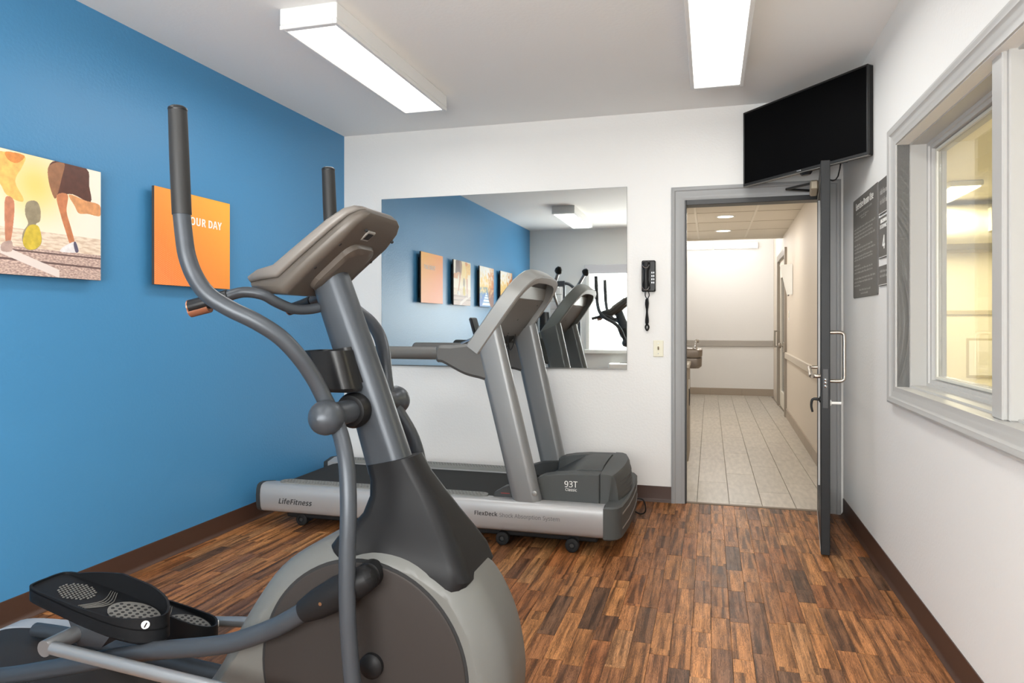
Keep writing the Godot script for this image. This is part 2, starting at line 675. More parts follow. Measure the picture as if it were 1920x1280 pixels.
func wood_floor() -> void:
	var m := mat("wood_plank", Color.WHITE, 0.36, 0.0, 0.3)
	m.albedo_texture = wood_texture()
	m.vertex_color_use_as_albedo = true
	m.roughness_texture = noise_tex(256, 0.03, 41, 0.75, 1.0)
	m.roughness = 0.48
	var s := Sh.new()
	bx(s, -0.15, W + 0.18, -0.14, -0.003, -0.06, L + 0.15)
	var fl := struct("floor", s, mat("subfloor", c8(40, 26, 20), 0.8), "reddish brown wood strip floor of the exercise room", "floor")
	var tones := [Color(0.47, 0.205, 0.083), Color(0.41, 0.175, 0.072), Color(0.36, 0.15, 0.064), Color(0.31, 0.13, 0.060), Color(0.22, 0.100, 0.054), Color(0.155, 0.078, 0.048), Color(0.43, 0.205, 0.095), Color(0.34, 0.130, 0.052)]
	var odds := [0, 0, 1, 1, 1, 2, 2, 2, 3, 3, 4, 4, 5, 6, 7, 7]
	var planks := []
	var wide := 0.0722
	for i in 48:
		var x0 := i * wide
		var z := -rng.randf() * 0.4
		while z < L:
			var len := rng.randf_range(0.22, 0.50)
			var z0 := maxf(z, -0.012)
			var z1 := minf(z + len, L)
			var tone: Color = tones[odds[rng.randi() % odds.size()]] * rng.randf_range(1.12, 1.5)
			var off := Vector2(rng.randf(), rng.randf())
			var lift := rng.randf_range(-0.0003, 0.0003)
			if z1 - z0 > 0.01:
				var px := pixel_of(Vector3(x0 + wide / 2, 0, (z0 + z1) / 2))
				var shown := px.z > 0.3 and px.x > -60 and px.x < 1980 and px.y < 1400 and px.y > 0
				planks.append([(z1 - z0) / pow(maxf(px.z, 0.3), 3.0) if shown else 0.0, x0, z0, z1, tone, off, lift])
			z += len
	planks.sort_custom(func(a, b): return a[0] > b[0])
	var rest := Sh.new()
	for k in planks.size():
		var q: Array = planks[k]
		var sh := Sh.new() if k < 300 else rest
		plank_shape(sh, q[1], minf(q[1] + wide, W), q[2], q[3], q[6], q[4], q[5])
		if k < 300:
			obj("plank", sh, m, fl, true, true)
	var far := obj("planks", rest, m, fl, true, true)
	far.set_meta("kind", "stuff")


func hall_x(z: float) -> float:
	return 3.50 - 0.0217 * z


func door_and_hall() -> void:
	# grey casing round the doorway: stepped moulding, mitred
	var s := Sh.new()
	var prof := [Vector2(0, 0), Vector2(0, 0.020), Vector2(0.012, 0.024), Vector2(0.022, 0.022), Vector2(0.028, 0.016), Vector2(0.060, 0.014), Vector2(0.066, 0.010), Vector2(0.078, 0.010), Vector2(0.086, 0.006), Vector2(0.086, 0)]
	# path of the outer edge: up the near jamb, across the head, down the hinge jamb
	var rings := []
	for c in [[Vector2(2.42, 0.0), Vector2(1, 0)], [Vector2(2.42, 2.088), Vector2(1, -1)], [Vector2(3.452, 2.088), Vector2(-1, -1)], [Vector2(3.452, 0.0), Vector2(-1, 0)]]:
		var ring := PackedVector3Array()
		for p in prof:
			ring.append(Vector3(c[0].x + c[1].x * p.x, c[0].y + c[1].y * p.x, p.y))
		rings.append(ring)
	loft(s, rings)
	struct("trim_1", s, M.grey_trim, "grey moulded casing round the open doorway", "trim")
	s = Sh.new()
	bx(s, 2.45, 2.517, 0.0, 2.06, -0.12, 0.004, 0.002)
	bx(s, 3.335, 3.41, 0.0, 2.06, -0.12, 0.004, 0.002)
	bx(s, 2.517, 3.335, 1.97, 2.06, -0.12, 0.004, 0.002)
	struct("trim_2", s, M.black_frame, "black metal inner frame of the open doorway", "trim")
	s = Sh.new()
	bx(s, 2.517, 3.335, -0.01, 0.004, -0.05, -0.015, 0.002)
	struct("trim_3", s, mat("threshold", c8(120, 104, 88), 0.5, 0.3), "thin metal threshold strip between wood floor and hall tiles", "threshold")
	# the swung door leaf
	var hinge := Vector3(3.335, 0, 0.03)
	var tip := Vector3(3.2325, 0, 0.912)
	var d := (tip - hinge).normalized()
	var n := Vector3(d.z, 0, -d.x)          # towards the window wall
	if n.x < 0.0:
		n = -n
	var long := (tip - hinge).length()
	var door := struct_node("door_1", hinge, "open glazed black door swung into the room", "door")
	var bs := Basis(d, Vector3.UP, d.cross(Vector3.UP))
	var slab := func(called: String, a: float, b: float, y0: float, y1: float, thick: float, m: Material) -> void:
		var q := Sh.new()
		box(q, hinge + d * (a + b) / 2 + Vector3.UP * (y0 + y1) / 2, Vector3(b - a, y1 - y0, thick), minf(0.003, thick / 4), bs)
		obj(called, q, m, door)
	slab.call("stile", 0.0, 0.05, 0.012, 2.022, 0.044, M.door_black)
	slab.call("stile", long - 0.05, long, 0.012, 2.022, 0.044, M.door_black)
	slab.call("top_rail", 0.05, long - 0.05, 1.95, 2.022, 0.044, M.door_black)
	slab.call("bottom_rail", 0.05, long - 0.05, 0.03, 0.19, 0.044, M.door_black)
	slab.call("door_sweep", 0.0, long - 0.05, 0.012, 0.030, 0.046, M.seal)
	slab.call("glass_pane", 0.05, long - 0.05, 0.19, 1.95, 0.006, M.glass)
	for sd in [-1.0, 1.0]:
		var q := Sh.new()
		for a in [0.054, long - 0.054]:
			box(q, hinge + d * a + Vector3.UP * 1.07 + n * sd * 0.012, Vector3(0.008, 1.76, 0.012), 0.001, bs)
		obj("glazing_bead", q, M.seal, door)
	# lock on the leaf's edge
	s = Sh.new()
	box(s, hinge + d * (long + 0.001) + Vector3.UP * 0.86, Vector3(0.003, 0.20, 0.026), 0.001, bs)
	var plate := obj("lock_plate", s, M.black_frame, door)
	s = Sh.new()
	for y in [0.905, 0.89, 0.872]:
		lathe(s, hinge + d * (long + 0.002) + Vector3.UP * y, d, [[0.0, -0.001], [0.007, -0.001], [0.007, 0.002], [0.003, 0.004], [0.0, 0.004]], 14)
	obj("lock_bolt", s, M.chrome, plate)
	# D pull on the face towards the window wall
	s = Sh.new()
	var at := hinge + d * (long - 0.035)
	tube(s, [at + Vector3.UP * 1.145 + n * 0.018, at + Vector3.UP * 1.145 + n * 0.07, at + Vector3.UP * 1.138 + n * 0.083, at + Vector3.UP * 1.125 + n * 0.088, at + Vector3.UP * 1.02 + n * 0.088,
		at + Vector3.UP * 0.917 + n * 0.088, at + Vector3.UP * 0.904 + n * 0.083, at + Vector3.UP * 0.897 + n * 0.07, at + Vector3.UP * 0.897 + n * 0.018], 0.0095, 12, 3)
	obj("pull_handle", s, M.nickel, door)
	# push bar across the other face
	s = Sh.new()
	var far := hinge + d * 0.08
	tube(s, [far - n * 0.02 + Vector3.UP * 0.92, far - n * 0.055 + Vector3.UP * 0.92, far - n * 0.068 + d * 0.02 + Vector3.UP * 0.92, hinge + d * 0.45 - n * 0.068 + Vector3.UP * 0.92,
		at - n * 0.068 - d * 0.02 + Vector3.UP * 0.92, at - n * 0.055 + Vector3.UP * 0.92, at - n * 0.02 + Vector3.UP * 0.92], 0.0105, 12, 3)
	obj("push_bar", s, M.nickel, door)
	s = Sh.new()
	var lv := hinge + d * (long - 0.03) - n * 0.02
	tube(s, [lv + Vector3.UP * 0.80, lv - n * 0.034 + Vector3.UP * 0.802, lv - n * 0.044 + Vector3.UP * 0.79, lv - n * 0.046 + Vector3.UP * 0.762, lv - n * 0.04 + Vector3.UP * 0.735], [0.008, 0.007, 0.006, 0.0055], 10, 3)
	lathe(s, lv + Vector3.UP * 0.80, -n, [[0.0, -0.002], [0.016, -0.002], [0.016, 0.006], [0.010, 0.010], [0.0, 0.010]], 16)
	obj("lever_handle", s, M.black_plastic, door)
	s = Sh.new()
	box(s, hinge + d * 0.30 - n * 0.045 + Vector3.UP * 1.985, Vector3(0.24, 0.055, 0.045), 0.008, bs)
	var cl := obj("door_closer", s, mat("closer_beige", c8(150, 138, 118), 0.45, 0.3), door)
	s = Sh.new()
	tube(s, [hinge + d * 0.30 - n * 0.045 + Vector3.UP * 2.018, hinge + d * 0.12 - n * 0.20 + Vector3.UP * 2.022], 0.008, 8, 1)
	tube(s, [hinge + d * 0.12 - n * 0.20 + Vector3.UP * 2.022, hinge + d * 0.02 - n * 0.07 + Vector3.UP * 2.022], 0.008, 8, 1)
	obj("closer_arm", s, M.black_frame, cl)
	s = Sh.new()
	var tt := hinge + d * (long - 0.03) + n * 0.02 + Vector3.UP * 0.785
	lathe(s, tt, n, [[0.0, -0.001], [0.016, -0.001], [0.016, 0.006], [0.007, 0.010], [0.007, 0.055], [0.0, 0.056]], 16)
	obj("thumb_turn", s, M.white_plastic, door)

	# ---- corridor
	s = Sh.new()
	bx(s, 2.13, 2.28, -0.06, 2.95, -7.35, -0.12)
	struct("wall_hall_left", s, M.hall_white, "white corridor wall carrying the drinking fountain", "wall")
	s = Sh.new()
	bx(s, 2.13, 4.0, -0.06, 2.95, -7.5, -7.35)
	struct("wall_hall_back", s, M.hall_white, "white end wall of the corridor with a grey rail", "wall")
	s = Sh.new()   # slanted wall with a door opening z -6.05..-4.80
	for q in [[-0.12, -4.80, -0.06, 2.95], [-6.05, -7.5, -0.06, 2.95], [-4.80, -6.05, 2.06, 2.95]]:
		var a := PackedVector3Array()
		var b := PackedVector3Array()
		for y in [q[2], q[3]]:
			a.append(Vector3(hall_x(q[0]), y, q[0])); b.append(Vector3(hall_x(q[0]) + 0.13, y, q[0]))
		var ring0 := PackedVector3Array([a[0], a[1], b[1], b[0]])
		var ring1 := PackedVector3Array([Vector3(hall_x(q[1]), q[2], q[1]), Vector3(hall_x(q[1]), q[3], q[1]), Vector3(hall_x(q[1]) + 0.13, q[3], q[1]), Vector3(hall_x(q[1]) + 0.13, q[2], q[1])])
		loft(s, [ring0, ring1])
	struct("wall_hall_right", s, M.hall_beige, "beige corridor wall with a second door and a rail", "wall")
	s = Sh.new()
	bx(s, 2.13, 4.0, -0.14, -0.012, -7.5, -0.06)
	var hf := struct("floor_hall", s, M.grout, "pale beige plank tile floor of the corridor", "floor")
	var cols := 7
	for i in cols:
		var x0 := 2.17 + i * 0.2065
		var z := -0.02 - fmod(i * 0.37, 1.0) * 0.92
		var first := true
		while z + 0.92 > -7.35 or first:
			var z1 := -0.02 if first else z + 0.92
			var z0 := maxf(z, -7.35)
			if first and z > -0.06:
				z -= 0.92
				first = false
				continue
			first = false
			if z1 - z0 > 0.03 and z1 > -7.3:
				var t := Sh.new()
				var k := rng.randf_range(0.93, 1.03)
				box(t, Vector3(x0 + 0.10325, -0.006, (z0 + z1) / 2), Vector3(0.2035, 0.012, z1 - z0 - 0.003), 0.001, Basis(), Color(0.58 * k, 0.525 * k, 0.445 * k))
				obj("tile", t, M.hall_tile, hf, false, true)
			z -= 0.92
	# tile bases
	s = Sh.new()
	bx(s, 2.28, 3.66, 0.0, 0.108, -7.352, -7.346)
	var hb := struct("baseboard_hall_back", s, M.grout, "taupe tile base along the corridor's end wall", "baseboard")
	for i in 3:
		var t := Sh.new()
		bx(t, 2.17 + i * 0.5 + 0.002, 2.17 + (i + 1) * 0.5 - 0.002, 0.0, 0.112, -7.35, -7.338, 0.001)
		obj("tile", t, M.base_tile, hb)
	var hr := struct_node("baseboard_hall_right", Vector3(3.55, 0, -2.4), "taupe tile base along the beige corridor wall", "baseboard")
	for i in 8:
		var za := -0.15 - i * 0.58
		var zb := maxf(za - 0.576, -4.72)
		if za - zb < 0.03:
			continue
		var t := Sh.new()
		var mid := Vector3((hall_x(za) + hall_x(zb)) / 2 - 0.006, 0.055, (za + zb) / 2)
		box(t, mid, Vector3(0.012, 0.11, za - zb), 0.001, Basis(Vector3.UP, -0.0217))
		obj("tile", t, M.base_tile, hr)
	# rails
	s = Sh.new()
	bx(s, 2.28, 3.655, 0.80, 0.90, -7.352, -7.325, 0.006)
	struct("trim_4", s, M.rail_grey, "grey chair rail on the corridor's end wall", "rail")
	s = Sh.new()
	box(s, Vector3(hall_x(-2.44) - 0.012, 0.78, -2.44), Vector3(0.028, 0.08, 4.56), 0.006, Basis(Vector3.UP, -0.0217))
	struct("trim_5", s, mat("rail_beige", c8(206, 196, 182), 0.5), "pale chair rail along the beige corridor wall", "rail")
	# dropped tile ceiling with white tees, then a taller bay over the end wall
	var hc := struct_node("ceiling_hall", Vector3(2.9, 2.35, -2.6), "beige tile ceiling hung in a white grid", "ceiling")
	s = Sh.new()
	bx(s, 2.13, 4.0, 2.385, 2.43, -5.33, -0.06)
	obj("deck", s, M.hall_white, hc)
	s = Sh.new()
	bx(s, 2.13, 4.0, 2.33, 2.95, -5.36, -5.33)
	obj("soffit_edge", s, M.grid_white, hc)
	var xs := [2.14, 2.519, 3.127, 3.72]
	var zs := [-0.13, -0.66, -1.42, -2.18, -2.94, -3.70, -4.46, -5.33]
	for i in 3:
		for k in 7:
			var t := Sh.new()
			bx(t, xs[i] + 0.004, xs[i + 1] - 0.004, 2.353, 2.37, zs[k + 1] + 0.004, zs[k] - 0.004, 0.002)
			obj("ceiling_tile", t, M.ceiling_tile, hc)
	for x in [2.519, 3.127]:
		var t := Sh.new()
		bx(t, x - 0.012, x + 0.012, 2.348, 2.385, -5.33, -0.13, 0.001)
		obj("grid_tee", t, M.grid_white, hc)
	for k in range(1, 7):
		var t := Sh.new()
		bx(t, 2.14, 3.72, 2.3505, 2.38, zs[k] - 0.006, zs[k] + 0.006, 0.001)
		obj("cross_tee", t, mat("tee_tan", c8(176, 160, 140), 0.7) if k == 1 else M.tee_tan, hc)
	s = Sh.new()
	bx(s, 2.13, 4.0, 2.9, 2.98, -7.5, -5.33)
	struct("ceiling_hall_end", s, M.hall_white, "white ceiling of the taller bay before the corridor's end wall", "ceiling")
	var dl := glow("downlight_lens", Color(1.0, 0.95, 0.86), 5.0)
	for q in [[-0.9, "round recessed ceiling light in the first corridor tiles past the doorway"], [-3.25, "round recessed corridor light, nearer to the doorway of the pair in view"], [-4.5, "round recessed corridor light, nearer to the end wall of the pair in view"]]:
		var c := Vector3(2.83, 2.352, q[0])
		var t := thing("recessed_light", q[1], "ceiling light", c, "recessed lights of the corridor")
		s = Sh.new()
		lathe(s, c, Vector3.DOWN, [[0.082, -0.002], [0.105, -0.002], [0.106, 0.003], [0.098, 0.006], [0.084, 0.004]], 28, true)
		obj("lamp_ring", s, M.fixture_white, t)
		s = Sh.new()
		lathe(s, c, Vector3.DOWN, [[0.0, -0.001], [0.084, -0.001], [0.084, 0.003], [0.0, 0.003]], 28)
		obj("lamp_lens", s, dl, t)
		area(c + Vector3.DOWN * 0.008, Vector2(0.15, 0.15), 1.0, Color(1.0, 0.975, 0.935), t)
	var strip := glow("added_strip_glow", Color(1.0, 0.99, 0.97), 3.0)  # added tubes glow for the end wall's bright band, lit from out of sight
	for q in [[2.74, 3.42, "long added glowing tube for the hidden light high on the corridor's end wall"], [2.30, 2.70, "short added glowing tube for the hidden light high on the corridor's end wall"]]:
		var t := thing("added_strip_light", q[2], "light fixture", Vector3((q[0] + q[1]) / 2, 2.4, -7.3))
		s = Sh.new()
		bx(s, q[0], q[1], 2.40, 2.50, -7.352, -7.30, 0.006)
		obj("lamp_housing", s, M.fixture_white, t)
		s = Sh.new()
		tube(s, [Vector3(q[0] + 0.03, 2.445, -7.275), Vector3(q[1] - 0.03, 2.445, -7.275)], 0.032, 14, 1, 0.01)
		obj("glow_tube", s, strip, t)
		var o := OmniLight3D.new()
		o.name = "light"
		o.light_energy = 0.27
		o.light_size = 0.1
		o.omni_range = 10
		o.omni_attenuation = 2
		o.shadow_enabled = true
		o.position = Vector3(0, 0.0, 1.0)  # unseen fill lamp, set well off the tube to even the wall
		t.add_child(o)
	# second door in the beige wall, a little ajar from its frame
	var z0 := -4.80
	var z1 := -6.05
	s = Sh.new()
	for q in [[z0, z0 + 0.09, 0.0, 2.15], [z1 - 0.09, z1, 0.0, 2.15], [z1, z0, 2.06, 2.15]]:
		var zm: float = (q[0] + q[1]) / 2
		box(s, Vector3(hall_x(zm) - 0.004, (q[2] + q[3]) / 2, zm), Vector3(0.05, q[3] - q[2], absf(q[1] - q[0])), 0.004, Basis(Vector3.UP, -0.0217))
	var d2 := struct("door_2", s, mat("hall_frame", c8(150, 140, 128), 0.45), "glazed corridor door with a light frame in the beige wall", "door")
	s = Sh.new()
	for q in [[-4.80, -4.90, 0.01, 2.06], [-5.95, -6.05, 0.01, 2.06], [-4.90, -5.95, 1.82, 2.06], [-4.90, -5.95, 0.01, 0.22]]:
		var zm: float = (q[0] + q[1]) / 2
		box(s, Vector3(hall_x(zm) + 0.03, (q[2] + q[3]) / 2, zm), Vector3(0.04, q[3] - q[2], absf(q[1] - q[0])), 0.003, Basis(Vector3.UP, -0.0217))
	obj("door_leaf", s, M.grid_white, d2)
	s = Sh.new()
	box(s, Vector3(hall_x(-5.425) + 0.035, 1.02, -5.425), Vector3(0.012, 1.6, 1.05), 0.001, Basis(Vector3.UP, -0.0217))
	obj("dark_pane", s, mat("dark_glass", c8(48, 50, 48), 0.12), d2)
	s = Sh.new()
	var hx := hall_x(-6.0)
	tube(s, [Vector3(hx, 1.07, -5.99), Vector3(hx - 0.06, 1.07, -5.99), Vector3(hx - 0.065, 1.06, -5.99), Vector3(hx - 0.065, 0.86, -5.99), Vector3(hx - 0.06, 0.85, -5.99), Vector3(hx, 0.85, -5.99)], 0.012, 10, 2)
	obj("pull_handle", s, M.nickel, d2)
	s = Sh.new()
	hx = hall_x(-4.74)
	box(s, Vector3(hx - 0.035, 0.88, -4.74), Vector3(0.02, 0.13, 0.09), 0.006)
	lathe(s, Vector3(hx - 0.03, 0.90, -4.80), Vector3(-1, 0, 0), [[0.0, 0.0], [0.014, 0.0], [0.014, 0.03], [0.034, 0.034], [0.036, 0.05], [0.026, 0.062], [0.0, 0.065]], 18)
	obj("knob_lock", s, M.nickel, d2)
	# things on the beige wall
	s = Sh.new()
	hx = hall_x(-3.9)
	var flag := Sh.new()
	loft(flag, [PackedVector3Array([Vector3(hx - 0.005, 1.52, -3.90), Vector3(hx - 0.005, 1.87, -3.90), Vector3(hx - 0.13, 1.87, -4.04), Vector3(hx - 0.05, 1.52, -4.04)]),
		PackedVector3Array([Vector3(hx - 0.005, 1.52, -3.87), Vector3(hx - 0.005, 1.87, -3.87), Vector3(hx - 0.11, 1.87, -4.01), Vector3(hx - 0.03, 1.52, -4.01)])])
	tag(obj("tilted_sign", flag, M.white_plastic), "white wedge shaped sign sticking out from the beige corridor wall", "sign")
	box(s, Vector3(hall_x(-4.45) - 0.004, 1.60, -4.45), Vector3(0.008, 0.16, 0.16), 0.001, Basis(Vector3.UP, -0.0217))
	tag(obj("room_sign", s, M.sign_grey), "small grey room sign beside the second corridor door", "sign")
	s = Sh.new()
	box(s, Vector3(hall_x(-4.36) - 0.003, 1.28, -4.36), Vector3(0.006, 0.115, 0.07), 0.002, Basis(Vector3.UP, -0.0217))
	var hp := obj("switch_plate", s, M.white_plastic)
	tag(hp, "white wall switch on the beige corridor wall", "switch")
	s = Sh.new()
	box(s, Vector3(hall_x(-4.36) - 0.008, 1.28, -4.36), Vector3(0.006, 0.05, 0.03), 0.001)
	obj("rocker", s, M.ivory, hp)
	# drinking fountain
	var f := thing("drinking_fountain", "stainless drinking fountain on the corridor wall past the doorway", "drinking fountain", Vector3(2.44, 0.6, -2.2))
	s = Sh.new()
	loft(s, [rrect(Vector3(2.43, 0.86, -2.25), Vector3.RIGHT, Vector3.BACK, 0.15, 0.19, 0.05), rrect(Vector3(2.435, 0.875, -2.25), Vector3.RIGHT, Vector3.BACK, 0.16, 0.20, 0.05), rrect(Vector3(2.435, 0.935, -2.25), Vector3.RIGHT, Vector3.BACK, 0.162, 0.20, 0.05), rrect(Vector3(2.432, 0.945, -2.25), Vector3.RIGHT, Vector3.BACK, 0.155, 0.19, 0.05)])
	obj("basin", s, M.steel, f)
	s = Sh.new()
	loft(s, [rrect(Vector3(2.42, 0.76, -2.25), Vector3.RIGHT, Vector3.BACK, 0.145, 0.17, 0.05), rrect(Vector3(2.43, 0.78, -2.25), Vector3.RIGHT, Vector3.BACK, 0.16, 0.185, 0.05), rrect(Vector3(2.432, 0.855, -2.25), Vector3.RIGHT, Vector3.BACK, 0.16, 0.185, 0.05)])
	obj("cooler_body", s, M.steel, f)
	s = Sh.new()
	tube(s, [Vector3(2.53, 0.94, -2.12), Vector3(2.53, 0.985, -2.12), Vector3(2.54, 1.02, -2.13), Vector3(2.552, 1.025, -2.15), Vector3(2.558, 1.01, -2.165)], 0.012, 10, 3)
	lathe(s, Vector3(2.53, 0.945, -2.12), Vector3.UP, [[0.0, -0.005], [0.028, -0.005], [0.024, 0.012], [0.012, 0.02], [0.0, 0.02]], 16)
	obj("spout", s, M.chrome, f)
	var bin := thing("waste_bin", "tall beige metal bin with a round opening against the corridor wall", "bin", Vector3(2.385, 0, -1.9))
	s = Sh.new()
	bx(s, 2.285, 2.488, 0.0, 0.80, -2.0, -1.45, 0.006)
	obj("bin_body", s, mat("bin_metal", c8(158, 146, 132), 0.45, 0.2), bin)
	s = Sh.new()
	bx(s, 2.28, 2.496, 0.80, 0.835, -2.01, -1.44, 0.006)
	obj("bin_top", s, mat("bin_trim", c8(190, 182, 170), 0.4), bin)
	s = Sh.new()
	lathe(s, Vector3(2.4885, 0.53, -1.72), Vector3.RIGHT, [[0.0, -0.003], [0.075, -0.003], [0.085, 0.003], [0.07, 0.004], [0.0, 0.001]], 24)
	obj("bin_opening", s, M.black_rubber, bin)
	s = Sh.new()
	bx(s, 2.488, 2.4945, 0.62, 0.70, -1.56, -1.48, 0.002)
	obj("bin_label", s, M.white_plastic, bin)


func frame_loft(s: Sh, prof: Array, y0: float, y1: float, z0: float, z1: float) -> void:
	# prof: Vector2(inset from the outer rectangle, x); a closed mitred frame in a plane across x
	var rings := []
	for c in [[y0, z0, 1, 1], [y1, z0, -1, 1], [y1, z1, -1, -1], [y0, z1, 1, -1]]:
		var ring := PackedVector3Array()
		for p in prof:
			ring.append(Vector3(p.y, c[0] + c[2] * p.x, c[1] + c[3] * p.x))
		rings.append(ring)
	loft(s, rings, false, true)


func window_and_pool_room() -> void:
	var wn := struct_node("window_1", Vector3(W, 0.835, 2.4), "grey framed interior window looking into the pool room", "window")
	var s := Sh.new()
	var x := W
	frame_loft(s, [Vector2(0, x), Vector2(0, x - 0.024), Vector2(0.010, x - 0.027), Vector2(0.020, x - 0.022), Vector2(0.026, x - 0.022), Vector2(0.034, x - 0.014), Vector2(0.050, x - 0.012), Vector2(0.056, x - 0.007), Vector2(0.075, x - 0.007), Vector2(0.076, x)], 0.835, 2.063, 1.24, 3.636)
	obj("casing", s, M.window_trim, wn)
	s = Sh.new()   # jamb lining stepping in to the glass
	frame_loft(s, [Vector2(0.075, x - 0.004), Vector2(0.075, x + 0.05), Vector2(0.083, x + 0.052), Vector2(0.083, x + 0.115), Vector2(0.095, x + 0.118), Vector2(0.097, x + 0.125), Vector2(0.110, x + 0.128), Vector2(0.112, x + 0.144), Vector2(0.124, x + 0.146), Vector2(0.13, x + 0.15), Vector2(0.13, x + 0.18), Vector2(0.065, x + 0.18), Vector2(0.065, x - 0.004)], 0.835, 2.063, 1.24, 3.636)
	obj("jamb_lining", s, M.window_trim, wn)
	s = Sh.new()   # mullion with stops each side
	bx(s, x + 0.03, x + 0.16, 0.91, 1.99, 2.335, 2.455, 0.004)
	bx(s, x + 0.118, x + 0.15, 0.93, 1.97, 2.31, 2.48, 0.004)
	bx(s, x + 0.018, x + 0.035, 0.91, 1.99, 2.355, 2.435, 0.004)
	obj("mullion", s, M.window_trim, wn)
	for q in [[1.372, 2.33], [2.46, 3.505]]:
		s = Sh.new()
		bx(s, x + 0.148, x + 0.154, 0.96, 1.938, q[0], q[1])
		obj("glass_pane", s, M.glass, wn)
		s = Sh.new()
		frame_loft(s, [Vector2(0.0, x + 0.138), Vector2(0.010, x + 0.140), Vector2(0.012, x + 0.147), Vector2(0.0, x + 0.148)], 0.952, 1.945, q[0] - 0.006, q[1] + 0.006)
		obj("glazing_bead", s, mat("bead_pale", c8(206, 203, 190), 0.4) if not M.has("bead_pale") else M.bead_pale, wn)
	# ---- pool room beyond the glass
	s = Sh.new()
	bx(s, W + 0.18, 9.0, -0.1, 0.0, -6.1, 5.9)
	struct("floor_pool", s, mat("pool_deck", c8(196, 188, 160), 0.5), "pale deck floor of the pool room behind the window", "floor")
	s = Sh.new()
	bx(s, 3.64, 9.0, 2.80, 2.92, -6.1, 5.9)
	struct("ceiling_pool", s, M.pool_paint, "cream ceiling of the pool room behind the window", "ceiling")
	s = Sh.new()
	bx(s, 3.70, 9.0, -0.1, 2.92, -6.25, -6.1)
	struct("wall_pool_far", s, M.pool_paint, "cream end wall of the pool room behind the window", "wall")
	s = Sh.new()
	bx(s, 9.0, 9.15, -0.1, 2.92, -6.25, 6.05)
	struct("wall_pool_side", s, M.pool_paint, "cream long wall of the pool room", "wall")
	s = Sh.new()
	bx(s, 3.64, 9.15, -0.1, 2.92, 5.9, 6.05)
	struct("wall_pool_rear", s, M.pool_paint, "cream rear wall of the pool room", "wall")
	s = Sh.new()
	bx(s, 3.78, 9.0, 1.30, 1.36, -6.1, -6.075, 0.006)
	struct("trim_6", s, mat("pool_rail", c8(190, 178, 140), 0.5), "thin tan rail along the pool room's end wall", "rail")
	s = Sh.new()
	bx(s, 3.78, 9.0, 2.135, 2.18, -6.1, -6.03, 0.006)
	struct("trim_7", s, M.pool_rail, "thin tan picture rail below the duct in the pool room", "rail")
	var duct := thing("air_duct", "fat round white air duct under the pool room ceiling", "duct", Vector3(6.0, 2.25, -5.75))
	s = Sh.new()
	tube(s, [Vector3(3.80, 2.49, -5.78), Vector3(6.40, 2.49, -5.78)], 0.255, 28, 1)
	obj("duct_body", s, mat("duct_white", c8(240, 236, 220), 0.45), duct)
	s = Sh.new()
	for q in [4.6, 5.6, 6.38]:
		s = Sh.new()
		tube(s, [Vector3(q - 0.02, 2.49, -5.78), Vector3(q + 0.02, 2.49, -5.78)], 0.264, 28, 1)
		obj("duct_band", s, M.duct_white, duct)
	s = Sh.new()
	bx(s, 6.10, 6.62, 2.36, 2.66, -5.56, -5.46, 0.004)
	var gr := obj("grille_box", s, M.duct_white, duct)
	for i in 6:
		s = Sh.new()
		box(s, Vector3(6.36, 2.42 + i * 0.036, -5.455), Vector3(0.46, 0.012, 0.02), 0.001, Basis(Vector3.RIGHT, 0.5))
		obj("louvre", s, mat("louvre_tan", c8(170, 160, 120), 0.5) if i == 0 else M.louvre_tan, gr)
	s = Sh.new()
	bx(s, 6.13, 6.59, 2.40, 2.62, -5.462, -5.459)
	obj("grille_back", s, M.duct_white, gr)
	var notice := thing("pool_notice", "framed cream notice board low on the pool room's end wall", "notice", Vector3(6.3, 0.6, -6.09))
	s = Sh.new()
	bx(s, 6.02, 6.6, 0.45, 0.98, -6.1, -6.085, 0.003)
	obj("notice_frame", s, M.pool_rail, notice)
	s = Sh.new()
	bx(s, 6.05, 6.57, 0.48, 0.95, -6.086, -6.082, 0.001)
	obj("notice_sheet", s, M.duct_white, notice)
	var pl := glow("pool_lamp_lens", Color(1.0, 0.97, 0.82), 5.0)
	for q in [[Vector3(5.46, 2.80, -4.85), "flat ceiling light in the pool room close to the duct"], [Vector3(6.2, 2.80, 0.6), "flat ceiling light in the pool room across from the window"]]:
		var t := thing("pool_ceiling_light", q[1], "light fixture", q[0])
		s = Sh.new()
		box(s, q[0] + Vector3(0, -0.03, 0), Vector3(0.34, 0.06, 1.2), 0.01)
		obj("lamp_housing", s, M.fixture_white, t)
		s = Sh.new()
		box(s, q[0] + Vector3(0, -0.066, 0), Vector3(0.30, 0.012, 1.14), 0.004)
		obj("lamp_lens", s, pl, t)
		area(q[0] + Vector3(0, -0.08, 0), Vector2(0.28, 1.1), 9.0, Color(1.0, 0.955, 0.80), t)


